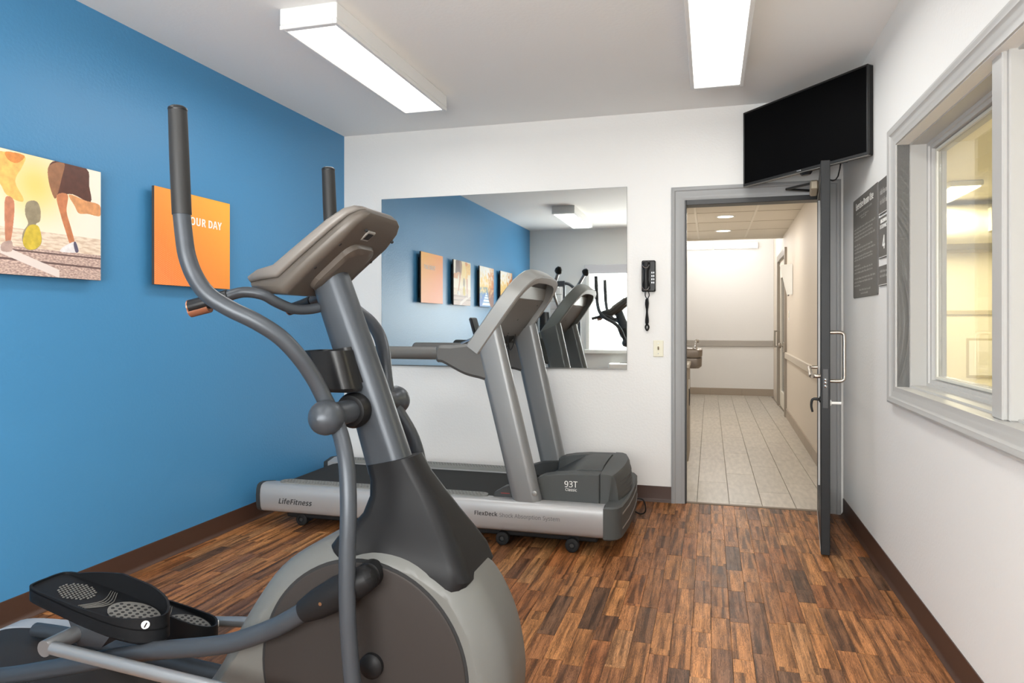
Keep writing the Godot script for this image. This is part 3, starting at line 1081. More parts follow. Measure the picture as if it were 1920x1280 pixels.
func rear_wall_things() -> void:
	# outside window with a pale roller shade and muntins
	var wn := struct_node("window_2", Vector3(1.99, 0.79, L), "bright outside window with a pale valance, seen in the mirror", "window")
	var s := Sh.new()
	for q in [[0.87, 0.93, 0.73, 2.05], [3.05, 3.11, 0.73, 2.05]]:
		bx(s, q[0], q[1], q[2], q[3], L - 0.03, L + 0.02, 0.004)
	bx(s, 0.85, 3.13, 0.73, 0.79, L - 0.06, L + 0.02, 0.006)
	obj("window_frame", s, M.white_plastic, wn)
	s = Sh.new()
	bx(s, 0.86, 3.12, 1.915, 2.055, L - 0.09, L - 0.01, 0.008)
	obj("valance", s, mat("valance", c8(214, 212, 216), 0.6), wn)
	s = Sh.new()
	for xx in [1.24, 1.56, 1.99, 2.42, 2.74]:
		bx(s, xx - 0.012, xx + 0.012, 0.79, 1.95, L + 0.05, L + 0.075, 0.002)
	for yy in [1.18, 1.57]:
		bx(s, 0.93, 3.05, yy - 0.012, yy + 0.012, L + 0.05, L + 0.075, 0.002)
	obj("muntin", s, M.white_plastic, wn)
	s = Sh.new()
	bx(s, 0.93, 3.05, 0.79, 1.95, L + 0.08, L + 0.086)
	obj("glass_pane", s, M.glass, wn)
	var sh := glow("shade_cloth", Color(0.97, 0.98, 1.0), 1.5)
	s = Sh.new()
	bx(s, 0.935, 3.045, 0.80, 1.93, L + 0.02, L + 0.0215)
	obj("roller_shade", s, sh, wn)
	var day := area(Vector3(1.99, 1.355, L + 0.012), Vector2(2.09, 1.10), DAYLIGHT, Color(0.985, 0.99, 0.98), wn)
	day.rotation_degrees.x = 0
	# heating and cooling unit under the window
	var ac := thing("wall_air_conditioner", "white wall air conditioner under the outside window, seen in the mirror", "air conditioner", Vector3(1.75, 0, L - 0.1))
	s = Sh.new()
	bx(s, 1.235, 2.30, 0.09, 0.60, L - 0.22, L - 0.001, 0.015)
	obj("case", s, M.white_plastic, ac)
	s = Sh.new()
	bx(s, 1.27, 2.26, 0.0, 0.09, L - 0.19, L - 0.001, 0.004)
	obj("plinth", s, M.mill_dark, ac)
	for i in 7:
		s = Sh.new()
		bx(s, 1.40, 2.14, 0.602, 0.606, L - 0.19 + i * 0.022, L - 0.18 + i * 0.022, 0.001)
		obj("vent_slat", s, M.sign_grey, ac)
	# cable machine in the corner by the blue wall
	var g := thing("cable_machine", "grey cable weight machine with two padded arms by the outside wall", "weight machine", Vector3(0.55, 0, 5.0))
	s = Sh.new()
	bx(s, 0.20, 0.30, 0.06, 2.0 - 0.2, 4.95, 5.07, 0.01)
	bx(s, 0.668, 0.70, 0.06, 1.74, 4.98, 5.05, 0.006)
	bx(s, 0.20, 0.70, 1.70, 1.78, 4.96, 5.04, 0.01)
	bx(s, 0.16, 1.30, 0.0, 0.07, 4.94, 5.06, 0.01)
	bx(s, 0.18, 0.26, 0.0, 0.07, 4.45, 5.55, 0.01)
	bx(s, 0.66, 0.74, 0.0, 0.07, 4.45, 5.55, 0.01)
	obj("frame", s, M.tube_grey, g)
	s = Sh.new()
	tube(s, [Vector3(0.66, 1.74, 5.0), Vector3(0.74, 1.74, 5.0), Vector3(0.82, 1.68, 5.0), Vector3(0.88, 1.56, 5.0), Vector3(0.90, 1.30, 5.0), Vector3(0.90, 0.07, 5.0)], 0.022, 12, 4)
	obj("front_hoop", s, M.tube_grey, g)
	for i in 15:
		s = Sh.new()
		bx(s, 0.50, 0.655, 0.12 + i * 0.105, 0.12 + i * 0.105 + 0.098, 4.93, 5.13, 0.003)
		obj("weight_plate", s, M.fixture_white, g)
	s = Sh.new()
	for zz in [4.99, 5.07]:
		tube(s, [Vector3(0.578, 0.07, zz), Vector3(0.578, 1.72, zz)], 0.009, 8, 1)
	obj("guide_rod", s, M.chrome, g)
	for q in [[Vector3(0.60, 1.62, 4.70), Vector3(0.68, 1.86, 4.60)], [Vector3(0.86, 1.62, 4.82), Vector3(1.04, 1.84, 4.62)]]:
		s = Sh.new()
		tube(s, [Vector3(0.62, 1.40, 4.96), q[0], q[1]], 0.022, 12, 4)
		var arm := obj("press_arm", s, M.rod_silver, g)
		s = Sh.new()
		var up: Vector3 = (q[1] - q[0]).normalized()
		var sd := up.cross(Vector3.BACK).normalized()
		loft(s, [oval(q[1] - up * 0.01, sd, Vector3.BACK, 0.03, 0.03), oval(q[1] + up * 0.02, sd, Vector3.BACK, 0.055, 0.045), oval(q[1] + up * 0.06, sd, Vector3.BACK, 0.05, 0.045), oval(q[1] + up * 0.10, sd, Vector3.BACK, 0.02, 0.03)])
		obj("pulley_head", s, M.black_plastic, arm)
	s = Sh.new()
	loft(s, [rrect(Vector3(0.48, 0.86, 4.78), Vector3.RIGHT, Vector3.BACK, 0.05, 0.14, 0.03), rrect(Vector3(0.45, 1.10, 4.82), Vector3.RIGHT, Vector3.BACK, 0.05, 0.15, 0.03), rrect(Vector3(0.43, 1.34, 4.86), Vector3.RIGHT, Vector3.BACK, 0.045, 0.12, 0.03)])
	obj("back_pad", s, M.black_rubber, g)
	s = Sh.new()
	bx(s, 0.50, 0.86, 0.42, 0.50, 4.62, 4.94, 0.02)
	obj("seat_pad", s, M.black_rubber, g)
	s = Sh.new()
	bx(s, 0.62, 0.70, 0.06, 0.42, 4.74, 4.82, 0.006)
	obj("seat_post", s, M.tube_grey, g)


func fill_poly(im: Image, pts: Array, c: Color, shade := 0.0, seed_ := 1) -> void:
	var poly := curve2(pts, 4)
	var lo := Vector2.INF
	var hi := -Vector2.INF
	for p in poly:
		lo = lo.min(p)
		hi = hi.max(p)
	var n := FastNoiseLite.new()
	n.seed = seed_
	n.frequency = 0.03
	for y in range(maxi(0, int(lo.y)), mini(im.get_height(), int(hi.y) + 2)):
		for x in range(maxi(0, int(lo.x)), mini(im.get_width(), int(hi.x) + 2)):
			if Geometry2D.is_point_in_polygon(Vector2(x, y), poly):
				var k := 1.0 + shade * n.get_noise_2d(x, y)
				im.set_pixel(x, y, Color(c.r * k, c.g * k, c.b * k))


func print_runners() -> ImageTexture:
	var im := Image.create(448, 384, false, Image.FORMAT_RGB8)
	var n := FastNoiseLite.new()
	n.seed = 7
	n.frequency = 0.05
	for y in 384:
		for x in 448:
			var u := x / 448.0
			var v := y / 384.0
			var sun := exp(-((u - 0.42) ** 2 * 16.0 + (v - 0.24) ** 2 * 14.0))
			var c := Color(0.95, 0.92, 0.86).lerp(Color(0.98, 0.84, 0.50), clampf(sun * 1.0, 0, 1))
			if v > 0.62 and v < 0.77:
				c = Color(0.93, 0.86, 0.78).lerp(Color(0.78, 0.66, 0.55), clampf((n.get_noise_2d(x * 0.4, y * 2.0) + 0.2), 0, 0.6))
			if v >= 0.77:
				var k := n.get_noise_2d(x * 1.4, y * 3.0)
				c = Color(0.64, 0.53, 0.50).lerp(Color(0.88, 0.78, 0.72), 0.5 + k)
				if absf(v - 0.87 - u * 0.02) < 0.008 or absf(v - 0.80) < 0.006:
					c = Color(0.42, 0.33, 0.32)
				if v > 0.80 + (u - 0.25) * 0.36 and v < 0.87 + (u - 0.25) * 0.36 and u < 0.62:
					c = Color(0.90, 0.85, 0.82)
			im.set_pixel(x, y, c)
	var at := func(list: Array) -> Array:   # corners read off the photograph's panel
		var out := []
		for q in list:
			var u: float = 0.155 + 0.845 * q[0] / 610.0
			var top: float = 240 + 155 * q[0] / 610.0
			var bot: float = 1000 + 40 * q[0] / 610.0
			out.append(Vector2(u * 448, (q[1] - top) / (bot - top) * 384))
		return out
	fill_poly(im, at.call([[0, 260], [128, 285], [118, 350], [78, 440], [125, 548], [100, 562], [30, 520], [-10, 450], [-100, 430], [-100, 250]]), Color(0.95, 0.76, 0.42), 0.12, 2)
	fill_poly(im, at.call([[28, 262], [130, 285], [90, 330], [40, 310]]), Color(0.88, 0.56, 0.28), 0.12, 3)
	fill_poly(im, at.call([[26, 540], [72, 560], [68, 700], [50, 815], [28, 812], [22, 690]]), Color(0.78, 0.52, 0.40), 0.12, 4)
	fill_poly(im, at.call([[8, 815], [58, 800], [60, 862], [6, 862]]), Color(0.72, 0.62, 0.58), 0.12, 5)
	fill_poly(im, at.call([[138, 575], [170, 556], [205, 568], [222, 620], [218, 680], [195, 700], [225, 760], [226, 815], [190, 852], [140, 850], [118, 800], [122, 745], [150, 695], [134, 640]]), Color(0.60, 0.55, 0.45), 0.12, 6)
	fill_poly(im, at.call([[150, 712], [205, 708], [226, 770], [222, 820], [188, 850], [142, 848], [120, 800]]), Color(0.82, 0.72, 0.26), 0.12, 7)
	fill_poly(im, at.call([[272, 345], [330, 318], [510, 368], [528, 470], [538, 570], [420, 520], [345, 525], [302, 535], [272, 440]]), Color(0.36, 0.22, 0.18), 0.12, 8)
	fill_poly(im, at.call([[272, 345], [365, 330], [350, 420], [320, 530], [300, 535], [270, 440]]), Color(0.60, 0.42, 0.30), 0.12, 9)
	fill_poly(im, at.call([[318, 525], [388, 522], [380, 620], [408, 720], [432, 812], [402, 818], [372, 735], [342, 640]]), Color(0.78, 0.50, 0.34), 0.12, 10)
	fill_poly(im, at.call([[395, 520], [505, 560], [600, 590], [604, 655], [520, 640], [460, 635], [432, 590]]), Color(0.85, 0.60, 0.40), 0.12, 11)
	fill_poly(im, at.call([[345, 865], [352, 842], [400, 815], [440, 808], [458, 860], [440, 872]]), Color(0.92, 0.90, 0.90), 0.1, 12)
	fill_poly(im, at.call([[425, 815], [440, 808], [458, 862], [438, 868]]), Color(0.36, 0.34, 0.42), 0.1, 13)
	return ImageTexture.create_from_image(im)


func print_orange() -> ImageTexture:
	var im := Image.create(384, 330, false, Image.FORMAT_RGB8)
	for y in 330:
		for x in 384:
			var u := x / 384.0
			var v := y / 330.0
			var k := clampf(0.5 + (u - v) * 0.62, 0, 1)
			var c := Color(0.965, 0.50, 0.235).lerp(Color(0.985, 0.70, 0.26), k)
			var dot := Vector2(fmod(x, 7.0) - 3.5, fmod(y + (3.5 if (x / 7) % 2 else 0.0), 7.0) - 3.5).length()
			if dot < 2.6 * clampf((v - u) * 1.4 - 0.1, 0, 1):
				c = c.lerp(Color(1.0, 0.68, 0.42), 0.7)
			im.set_pixel(x, y, c)
	return ImageTexture.create_from_image(im)


func print_lake(seed_: int) -> ImageTexture:
	var im := Image.create(320, 280, false, Image.FORMAT_RGB8)
	var n := FastNoiseLite.new()
	n.seed = seed_
	n.frequency = 0.02
	for y in 280:
		for x in 320:
			var u := 1.0 - x / 320.0      # the mirror turns it round
			var v := y / 280.0
			var k := n.get_noise_2d(x, y)
			var c := Color(0.93, 0.93, 0.92).lerp(Color(0.95, 0.78, 0.42), clampf((v - 0.12) * 2.4 + k, 0, 1))
			if u > 0.55:
				c = c.lerp(Color(0.80, 0.46, 0.16), clampf((u - 0.55) * 2.2 + k * 1.2, 0, 1) * (1.0 if v > 0.1 else 0.5))
			if v > 0.5 and seed_ == 1:
				c = c.lerp(Color(0.10, 0.42, 0.74) if u < 0.62 else Color(0.48, 0.24, 0.12), clampf((v - 0.5) * 4.0 + k, 0, 1))
				var half := (v - 0.62) * 0.85
				if v > 0.64 and absf(u - 0.46) < half:
					c = Color(0.90, 0.96, 0.99) if fmod((v - 0.62) * (30.0 - 16.0 * v), 1.0) > 0.3 else Color(0.16, 0.50, 0.76)
			elif v > 0.62:
				c = c.lerp(Color(0.70, 0.44, 0.26), clampf((v - 0.62) * 3.0 + k, 0, 1))
			im.set_pixel(x, y, c)
	return ImageTexture.create_from_image(im)


func art_panel(z0: float, z1: float, tex: Texture2D, label: String) -> Node3D:
	# z0 is the edge towards the mirror wall
	var y0 := 1.383
	var y1 := 1.868
	var t := thing("art_panel", label, "picture", Vector3(0, y0, (z0 + z1) / 2), "picture panels on the blue wall")
	var s := Sh.new()
	bx(s, 0.0, 0.03, y0 + 0.05, y1 - 0.05, z0 + 0.05, z1 - 0.05)
	obj("hanger_frame", s, M.black_frame, t)
	s = Sh.new()
	bx(s, 0.03, 0.045, y0, y1, z0, z1, 0.001)
	obj("panel_board", s, mat("panel_edge", c8(70, 62, 56), 0.6) if not M.has("panel_edge") else M.panel_edge, t)
	var m := StandardMaterial3D.new()
	m.resource_name = "print"
	m.albedo_texture = tex
	m.roughness = 0.45
	m.texture_repeat = false
	printed("print", Vector3(0.0458, y1 - 0.001, z1 - 0.001), Vector3(0.0458, y1 - 0.001, z0 + 0.001), Vector3(0.0458, y0 + 0.001, z1 - 0.001), m, t)
	return t


func text_rows(rows: Array, w: int, h: int, ink: Color, paper: Color) -> ImageTexture:
	# lines of print too small to read: [y, x0, x1, height]
	var r := RandomNumberGenerator.new()
	r.seed = 99
	var im := Image.create(w, h, false, Image.FORMAT_RGB8)
	im.fill(paper)
	for q in rows:
		var x: int = q[1]
		while x < q[2]:
			var word := r.randi_range(3, 9)
			for k in word:
				if x >= q[2]:
					break
				var hh: int = q[3] if r.randf() < 0.3 else int(q[3] * 0.7)
				im.fill_rect(Rect2i(x, q[0] + q[3] - hh, 2, hh), ink)
				im.fill_rect(Rect2i(x, q[0] + q[3] - (1 if r.randf() < 0.5 else hh), 4, 1), ink)
				x += 6
			x += 6
	return ImageTexture.create_from_image(im)


func sign_print(tex: Texture2D) -> StandardMaterial3D:
	var m := StandardMaterial3D.new()
	m.resource_name = "sign_print"
	m.albedo_texture = tex
	m.roughness = 0.5
	m.texture_repeat = false
	return m


func mirror_and_wall_things() -> void:
	# wall mirror
	var mr := thing("wall_mirror", "wide frameless mirror on the wall behind the treadmill", "mirror", Vector3(1.22, 0.878, 0))
	var s := Sh.new()
	bx(s, 0.312, 2.128, 0.879, 2.112, 0.0, 0.006, 0.0)
	obj("mirror_backing", s, M.mirror_edge, mr)
	s = Sh.new()
	bx(s, 0.3135, 2.1265, 0.8805, 2.1105, 0.006, 0.0072, 0.0)
	obj("mirror_glass", s, M.mirror, mr)
	s = Sh.new()
	bx(s, 0.312, 2.128, 0.8755, 0.8835, 0.0, 0.0105, 0.001)
	obj("mirror_channel", s, M.tv_silver, mr)
	# picture panels
	var facing := Basis(Vector3.UP, PI / 2)
	var o := art_panel(1.38, 1.946, print_orange(), "orange panel with white lettering YOUR DAY on the blue wall")
	lettering("YOUR DAY", 0.058, Vector3(0.047, 1.728, 1.594), facing, M.print_white, o, false, true)
	art_panel(2.26, 2.81, print_runners(), "photo panel of two runners' legs on a track, on the blue wall")
	art_panel(3.14, 3.70, print_lake(1), "photo panel with blue water and autumn orange trees, seen in the mirror")
	art_panel(4.00, 4.56, print_lake(2), "pale photo panel with an orange horizon, seen in the mirror")
	# television on an arm in the corner
	var a := Vector3(2.869, 0, 0.14)
	var b := Vector3(3.44, 0, 0.862)
	var d := (b - a).normalized()
	var n := Vector3(-d.z, 0, d.x)
	if n.dot(EYE - a) < 0:
		n = -n
	var wide := (b - a).length()
	var mid := (a + b) / 2
	var bs := Basis(d, Vector3.UP, d.cross(Vector3.UP))
	var tv := thing("television", "black flat television hung in the corner above the doorway", "television", mid + Vector3.UP * 2.05 - n * 0.03)
	var yc := 2.2795
	s = Sh.new()
	box(s, mid + Vector3.UP * yc - n * 0.025, Vector3(wide, 0.462, 0.045), 0.006, bs)
	obj("back_shell", s, M.tv_black, tv)
	s = Sh.new()
	for q in [[0.0, 0.226, wide, 0.010], [0.0, -0.223, wide, 0.016]]:
		box(s, mid + Vector3.UP * (yc + q[1]) - n * 0.001, Vector3(q[2], q[3], 0.008), 0.002, bs)
	for q in [-1.0, 1.0]:
		box(s, mid + d * q * (wide / 2 - 0.005) + Vector3.UP * (yc + 0.003) - n * 0.001, Vector3(0.010, 0.442, 0.008), 0.002, bs)
	obj("bezel", s, M.tv_black, tv)
	s = Sh.new()
	box(s, mid + Vector3.UP * (yc - 0.2335) - n * 0.008, Vector3(wide, 0.005, 0.02), 0.001, bs)
	obj("lower_strip", s, M.tv_silver, tv)
	s = Sh.new()
	box(s, mid + Vector3.UP * (yc + 0.003) - n * 0.0015, Vector3(wide - 0.02, 0.442, 0.002), 0.0, bs)
	obj("screen", s, M.tv_screen, tv)
	s = Sh.new()
	box(s, mid + Vector3.UP * (yc - 0.222) + n * 0.004, Vector3(0.03, 0.008, 0.003), 0.001, bs)
	obj("maker_badge", s, M.chrome, tv)
	s = Sh.new()
	loft(s, [oval(mid + d * 0.03 + Vector3.UP * 2.043 - n * 0.02, d, n, 0.045, 0.02), oval(mid + d * 0.03 + Vector3.UP * 2.028 - n * 0.02, d, n, 0.03, 0.014)])
	obj("sensor_foot", s, M.black_plastic, tv)
	s = Sh.new()
	box(s, mid - n * 0.06 + Vector3.UP * 2.28, Vector3(0.22, 0.22, 0.03), 0.004, bs)
	tube(s, [mid - n * 0.07 + Vector3.UP * 2.28, mid - n * 0.2 + Vector3.UP * 2.28, Vector3(W - 0.03, 2.28, 0.20)], 0.022, 10, 3)
	box(s, Vector3(W - 0.012, 2.28, 0.20), Vector3(0.024, 0.24, 0.10), 0.003)
	obj("wall_arm", s, M.black_frame, tv)
	s = Sh.new()
	tube(s, [mid + d * 0.14 - n * 0.05 + Vector3.UP * 2.08, mid + d * 0.15 - n * 0.06 + Vector3.UP * 1.99, mid + d * 0.18 - n * 0.10 + Vector3.UP * 2.0, mid + d * 0.2 - n * 0.12 + Vector3.UP * 2.20], 0.004, 6, 4)
	obj("cable", s, M.black_rubber, tv)
	# wall telephone
	var ph := thing("wall_telephone", "black corded telephone on the wall between mirror and doorway", "telephone", Vector3(2.27, 1.4, 0))
	s = Sh.new()
	loft(s, [rrect(Vector3(2.272, 1.505, 0.0), Vector3.RIGHT, Vector3.UP, 0.046, 0.105, 0.01), rrect(Vector3(2.272, 1.505, 0.022), Vector3.RIGHT, Vector3.UP, 0.046, 0.105, 0.012), rrect(Vector3(2.272, 1.505, 0.030), Vector3.RIGHT, Vector3.UP, 0.040, 0.098, 0.012)])
	var body := obj("phone_base", s, M.black_plastic, ph)
	s = Sh.new()
	loft(s, [oval(Vector3(2.258, 1.405, 0.046), Vector3.RIGHT, Vector3.BACK, 0.016, 0.009), oval(Vector3(2.258, 1.415, 0.05), Vector3.RIGHT, Vector3.BACK, 0.026, 0.018), oval(Vector3(2.258, 1.45, 0.054), Vector3.RIGHT, Vector3.BACK, 0.026, 0.018), oval(Vector3(2.258, 1.475, 0.064), Vector3.RIGHT, Vector3.BACK, 0.017, 0.013),
		oval(Vector3(2.258, 1.54, 0.064), Vector3.RIGHT, Vector3.BACK, 0.017, 0.013), oval(Vector3(2.258, 1.56, 0.054), Vector3.RIGHT, Vector3.BACK, 0.026, 0.018), oval(Vector3(2.258, 1.595, 0.05), Vector3.RIGHT, Vector3.BACK, 0.026, 0.018), oval(Vector3(2.258, 1.605, 0.046), Vector3.RIGHT, Vector3.BACK, 0.016, 0.009)])
	obj("handset", s, M.black_plastic, ph)
	for q in [1.432, 1.578]:
		s = Sh.new()
		tube(s, [Vector3(2.236, q, 0.068), Vector3(2.244, q - 0.016, 0.072), Vector3(2.258, q - 0.022, 0.073), Vector3(2.272, q - 0.016, 0.072), Vector3(2.280, q, 0.068)], 0.0022, 6, 3)
		obj("trim_ring", s, M.chrome, ph)
	for r in 4:
		for c in 2:
			s = Sh.new()
			bx(s, 2.291 + c * 0.012, 2.299 + c * 0.012, 1.455 + r * 0.022, 1.467 + r * 0.022, 0.029, 0.0335, 0.001)
			obj("key", s, M.rod_silver, body)
	s = Sh.new()
	tube(s, [Vector3(2.252, 1.405, 0.045), Vector3(2.252, 1.375, 0.04), Vector3(2.262, 1.352, 0.03)], 0.003, 8, 4)
	tube(s, [Vector3(2.272, 1.400, 0.02), Vector3(2.276, 1.375, 0.022), Vector3(2.264, 1.352, 0.03)], 0.003, 8, 4)
	var coil := []
	for i in 150:
		var f := i / 149.0
		var r := 0.0085 + 0.003 * sin(f * 9.0)
		coil.append(Vector3(2.262 + r * cos(f * 150.0), 1.352 - f * 0.165, 0.026 + r * 0.9 * sin(f * 150.0)))
	tube(s, coil, 0.0028, 5, 2)
	tube(s, [Vector3(2.262, 1.187, 0.022), Vector3(2.252, 1.165, 0.02), Vector3(2.262, 1.143, 0.02), Vector3(2.273, 1.165, 0.022), Vector3(2.262, 1.187, 0.026)], 0.006, 8, 4)
	obj("coiled_cord", s, M.black_rubber, ph)
	# light switch
	var sw := thing("light_switch", "ivory light switch plate beside the grey door casing", "switch", Vector3(2.335, 0.969, 0))
	s = Sh.new()
	bx(s, 2.302, 2.368, 0.967, 1.076, 0.0, 0.006, 0.0025)
	obj("switch_plate", s, M.ivory, sw)
	s = Sh.new()
	box(s, Vector3(2.335, 1.024, 0.009), Vector3(0.010, 0.022, 0.014), 0.002, Basis(Vector3.RIGHT, 0.5))
	obj("toggle", s, mat("toggle_tan", c8(150, 138, 112), 0.4), sw)
	for y in [0.988, 1.055]:
		s = Sh.new()
		lathe(s, Vector3(2.335, y, 0.0055), Vector3.BACK, [[0.0, -0.001], [0.004, -0.001], [0.0035, 0.0012], [0.0, 0.0014]], 12)
		obj("screw", s, M.rod_silver, sw)
	# room rules and small plaques on the window wall
	var fx := Basis(Vector3.UP, -PI / 2)
	var paper := c8(98, 95, 91)
	var ink := c8(214, 211, 205)
	var rows := [[70, 60, 330, 10], [92, 120, 270, 9], [104, 145, 230, 8]]
	var ys := [148, 166, 184, 202, 232, 250, 268, 292, 306, 336, 354, 372, 402, 420, 438]
	for i in ys.size():
		rows.append([ys[i], 22, 130 if i % 5 == 4 else (330 if i % 3 else 372), 9])
	rows.append([462, 110, 300, 9])
	rows.append([480, 140, 260, 9])
	var t := thing("rules_sign", "tall grey plaque of exercise room rules in small white print", "sign", Vector3(W, 1.333, 0.66))
	s = Sh.new()
	var ring := []
	for q in [[0.0, 0.0], [0.004, 0.0], [0.006, 0.002]]:
		ring.append(rrect(Vector3(W - q[0], 1.612, 0.659), Vector3.BACK, Vector3.UP, 0.306 - q[1], 0.2785 - q[1], 0.012))
	loft(s, ring)
	obj("plaque", s, M.sign_grey, t)
	printed("print", Vector3(W - 0.0066, 1.885, 0.362), Vector3(W - 0.0066, 1.885, 0.956), Vector3(W - 0.0066, 1.339, 0.362), sign_print(text_rows(rows, 400, 500, ink, paper)), t)
	lettering("Exercise Room Use", 0.052, Vector3(W - 0.0075, 1.842, 0.659), fx, M.print_white, t)
	for q in [[1.717, 1.885, "upper small grey plaque between the rules sign and the window", [[20, 16, 110, 14], [44, 16, 110, 14]]],
			[1.505, 1.705, "middle small grey plaque with a large number 4 beside the window", []],
			[1.372, 1.469, "lower small grey plaque between the rules sign and the window", [[12, 16, 110, 12], [34, 16, 110, 12]]]]:
		var p := thing("small_plaque", q[2], "sign", Vector3(W, q[0], 1.09))
		s = Sh.new()
		bx(s, W - 0.006, W, q[0], q[1], 0.99, 1.20, 0.0015)
		obj("plaque", s, M.sign_grey, p)
		if q[3].size():
			printed("print", Vector3(W - 0.0064, q[1] - 0.006, 0.996), Vector3(W - 0.0064, q[1] - 0.006, 1.194), Vector3(W - 0.0064, q[0] + 0.006, 0.996), sign_print(text_rows(q[3], 128, 80, ink, paper)), p)
		else:
			lettering("MAXIMUM", 0.026, Vector3(W - 0.007, 1.682, 1.095), fx, M.print_white, p)
			lettering("OCCUPANCY", 0.026, Vector3(W - 0.007, 1.656, 1.095), fx, M.print_white, p)
			lettering("4", 0.09, Vector3(W - 0.007, 1.578, 1.095), fx, M.print_white, p, false, true)
		s = Sh.new()
		bx(s, W - 0.0068, W - 0.006, q[0] + 0.004, q[0] + 0.0065, 0.995, 1.195)
		obj("border_line", s, M.print_white, p)


# ---------------------------------------------------------------- treadmill
func seg_ring(l: Vector2, r: Vector2, zc: float, half: float, rad: float) -> PackedVector3Array:
	# rounded rectangle through l and r (in x, y), reaching half to each side in z
	var u := Vector3(r.x - l.x, r.y - l.y, 0)
	return rrect(Vector3((l.x + r.x) / 2, (l.y + r.y) / 2, zc), u.normalized(), Vector3.BACK, u.length() / 2, half, rad)


func treadmill() -> void:
	var t := thing("treadmill", "silver and grey treadmill standing along the mirror wall", "treadmill", Vector3(1.18, 0, 0.76))
	var zn := 1.216
	var zf := 0.300
	var zm := (zn + zf) / 2
	var s: Sh
	for q in [1.0, -1.0]:
		var zz := func(z: float) -> float: return z if q > 0 else 2 * zm - z
		s = Sh.new()
		var rings := []
		for x in [0.122, 2.142]:
			var ring := PackedVector3Array()
			for p in [Vector2(1.062, 0.236), Vector2(1.15, 0.252), Vector2(1.185, 0.250), Vector2(1.203, 0.240), Vector2(1.212, 0.22), Vector2(1.216, 0.185), Vector2(1.215, 0.15), Vector2(1.210, 0.115), Vector2(1.200, 0.095), Vector2(1.18, 0.085), Vector2(1.062, 0.085)]:
				ring.append(Vector3(x, p.y, zz.call(p.x)))
			rings.append(ring)
		loft(s, rings)
		obj("side_rail", s, M.mill_rail, t)
		s = Sh.new()
		rings = []
		for w in [[0.090, -0.012], [0.098, 0.0], [0.126, 0.004]]:
			var ring := PackedVector3Array()
			for p in [Vector2(1.062, 0.236), Vector2(1.15, 0.252), Vector2(1.185, 0.250), Vector2(1.203, 0.240), Vector2(1.212, 0.22), Vector2(1.216, 0.185), Vector2(1.215, 0.15), Vector2(1.210, 0.115), Vector2(1.200, 0.095), Vector2(1.18, 0.085), Vector2(1.062, 0.085)]:
				var c := Vector2(1.12, 0.17)
				var e: Vector2 = p + (p - c).normalized() * w[1]
				ring.append(Vector3(w[0], e.y, zz.call(e.x)))
			rings.append(ring)
		loft(s, rings)
		obj("rear_cap", s, M.mill_dark, t)
		# ribbed foot strip on top of the rail
		s = Sh.new()
		var za: float = zz.call(1.066)
		var zb: float = zz.call(1.166)
		loft(s, [rrect(Vector3(0.85, 0.238, (za + zb) / 2), Vector3.RIGHT, Vector3.BACK, 0.645, 0.048, 0.045), rrect(Vector3(0.85, 0.2555, (za + zb) / 2), Vector3.RIGHT, Vector3.BACK, 0.645, 0.048, 0.045)])
		var strip := obj("foot_strip", s, M.strip_grey, t)
		s = Sh.new()
		for i in 62:
			for k in 4:
				box(s, Vector3(0.235 + i * 0.02 + (0.01 if k % 2 else 0.0), 0.2562, (za + zb) / 2 - 0.03 + k * 0.02), Vector3(0.011, 0.0022, 0.006), 0.0)
		var nub := obj("grip_studs", s, mat("stud_grey", c8(106, 106, 102), 0.8) if not M.has("stud_grey") else M.stud_grey, strip)
		nub.set_meta("kind", "stuff")
	# belt with its rear roll
	s = Sh.new()
	loft(s, [PackedVector3Array([Vector3(1.75, 0.229, 0.455), Vector3(0.20, 0.229, 0.455), Vector3(0.165, 0.222, 0.455), Vector3(0.148, 0.20, 0.455), Vector3(0.148, 0.16, 0.455), Vector3(0.165, 0.14, 0.455), Vector3(0.20, 0.13, 0.455), Vector3(1.75, 0.13, 0.455)]),
		PackedVector3Array([Vector3(1.75, 0.229, 1.06), Vector3(0.20, 0.229, 1.06), Vector3(0.165, 0.222, 1.06), Vector3(0.148, 0.20, 1.06), Vector3(0.148, 0.16, 1.06), Vector3(0.165, 0.14, 1.06), Vector3(0.20, 0.13, 1.06), Vector3(1.75, 0.13, 1.06)])])
	obj("running_belt", s, M.belt, t)
	s = Sh.new()
	bx(s, 0.25, 2.10, 0.045, 0.088, 0.40, 1.13, 0.006)
	obj("under_frame", s, M.black_rubber, t)
	for q in [[1.975, 1.17], [1.591, 1.15], [1.975, 0.345], [0.35, 1.12], [0.35, 0.40]]:
		s = Sh.new()
		lathe(s, Vector3(q[0], 0.036, q[1]), Vector3.BACK, [[0.0, -0.02], [0.03, -0.02], [0.036, -0.015], [0.036, 0.015], [0.03, 0.02], [0.018, 0.02], [0.016, 0.014], [0.0, 0.014]], 22)
		var wh := obj("wheel", s, M.black_rubber, t)
		s = Sh.new()
		lathe(s, Vector3(q[0], 0.036, q[1] + 0.013), Vector3.BACK, [[0.0, 0.0], [0.011, 0.0], [0.010, 0.005], [0.0, 0.006]], 14)
		obj("hub_cap", s, M.mill_dark, wh)
		s = Sh.new()
		bx(s, q[0] - 0.03, q[0] + 0.03, 0.036, 0.09, q[1] - 0.03, q[1] - 0.021, 0.002)
		obj("wheel_bracket", s, M.black_rubber, t)
	# front bumper in plan, then its groove
	var plan := [Vector2(2.142, 1.216), Vector2(2.185, 1.212), Vector2(2.215, 1.19), Vector2(2.232, 1.14), Vector2(2.245, 0.95), Vector2(2.248, 0.758), Vector2(2.245, 0.566), Vector2(2.232, 0.376), Vector2(2.215, 0.326), Vector2(2.185, 0.304), Vector2(2.142, 0.300)]
	s = Sh.new()
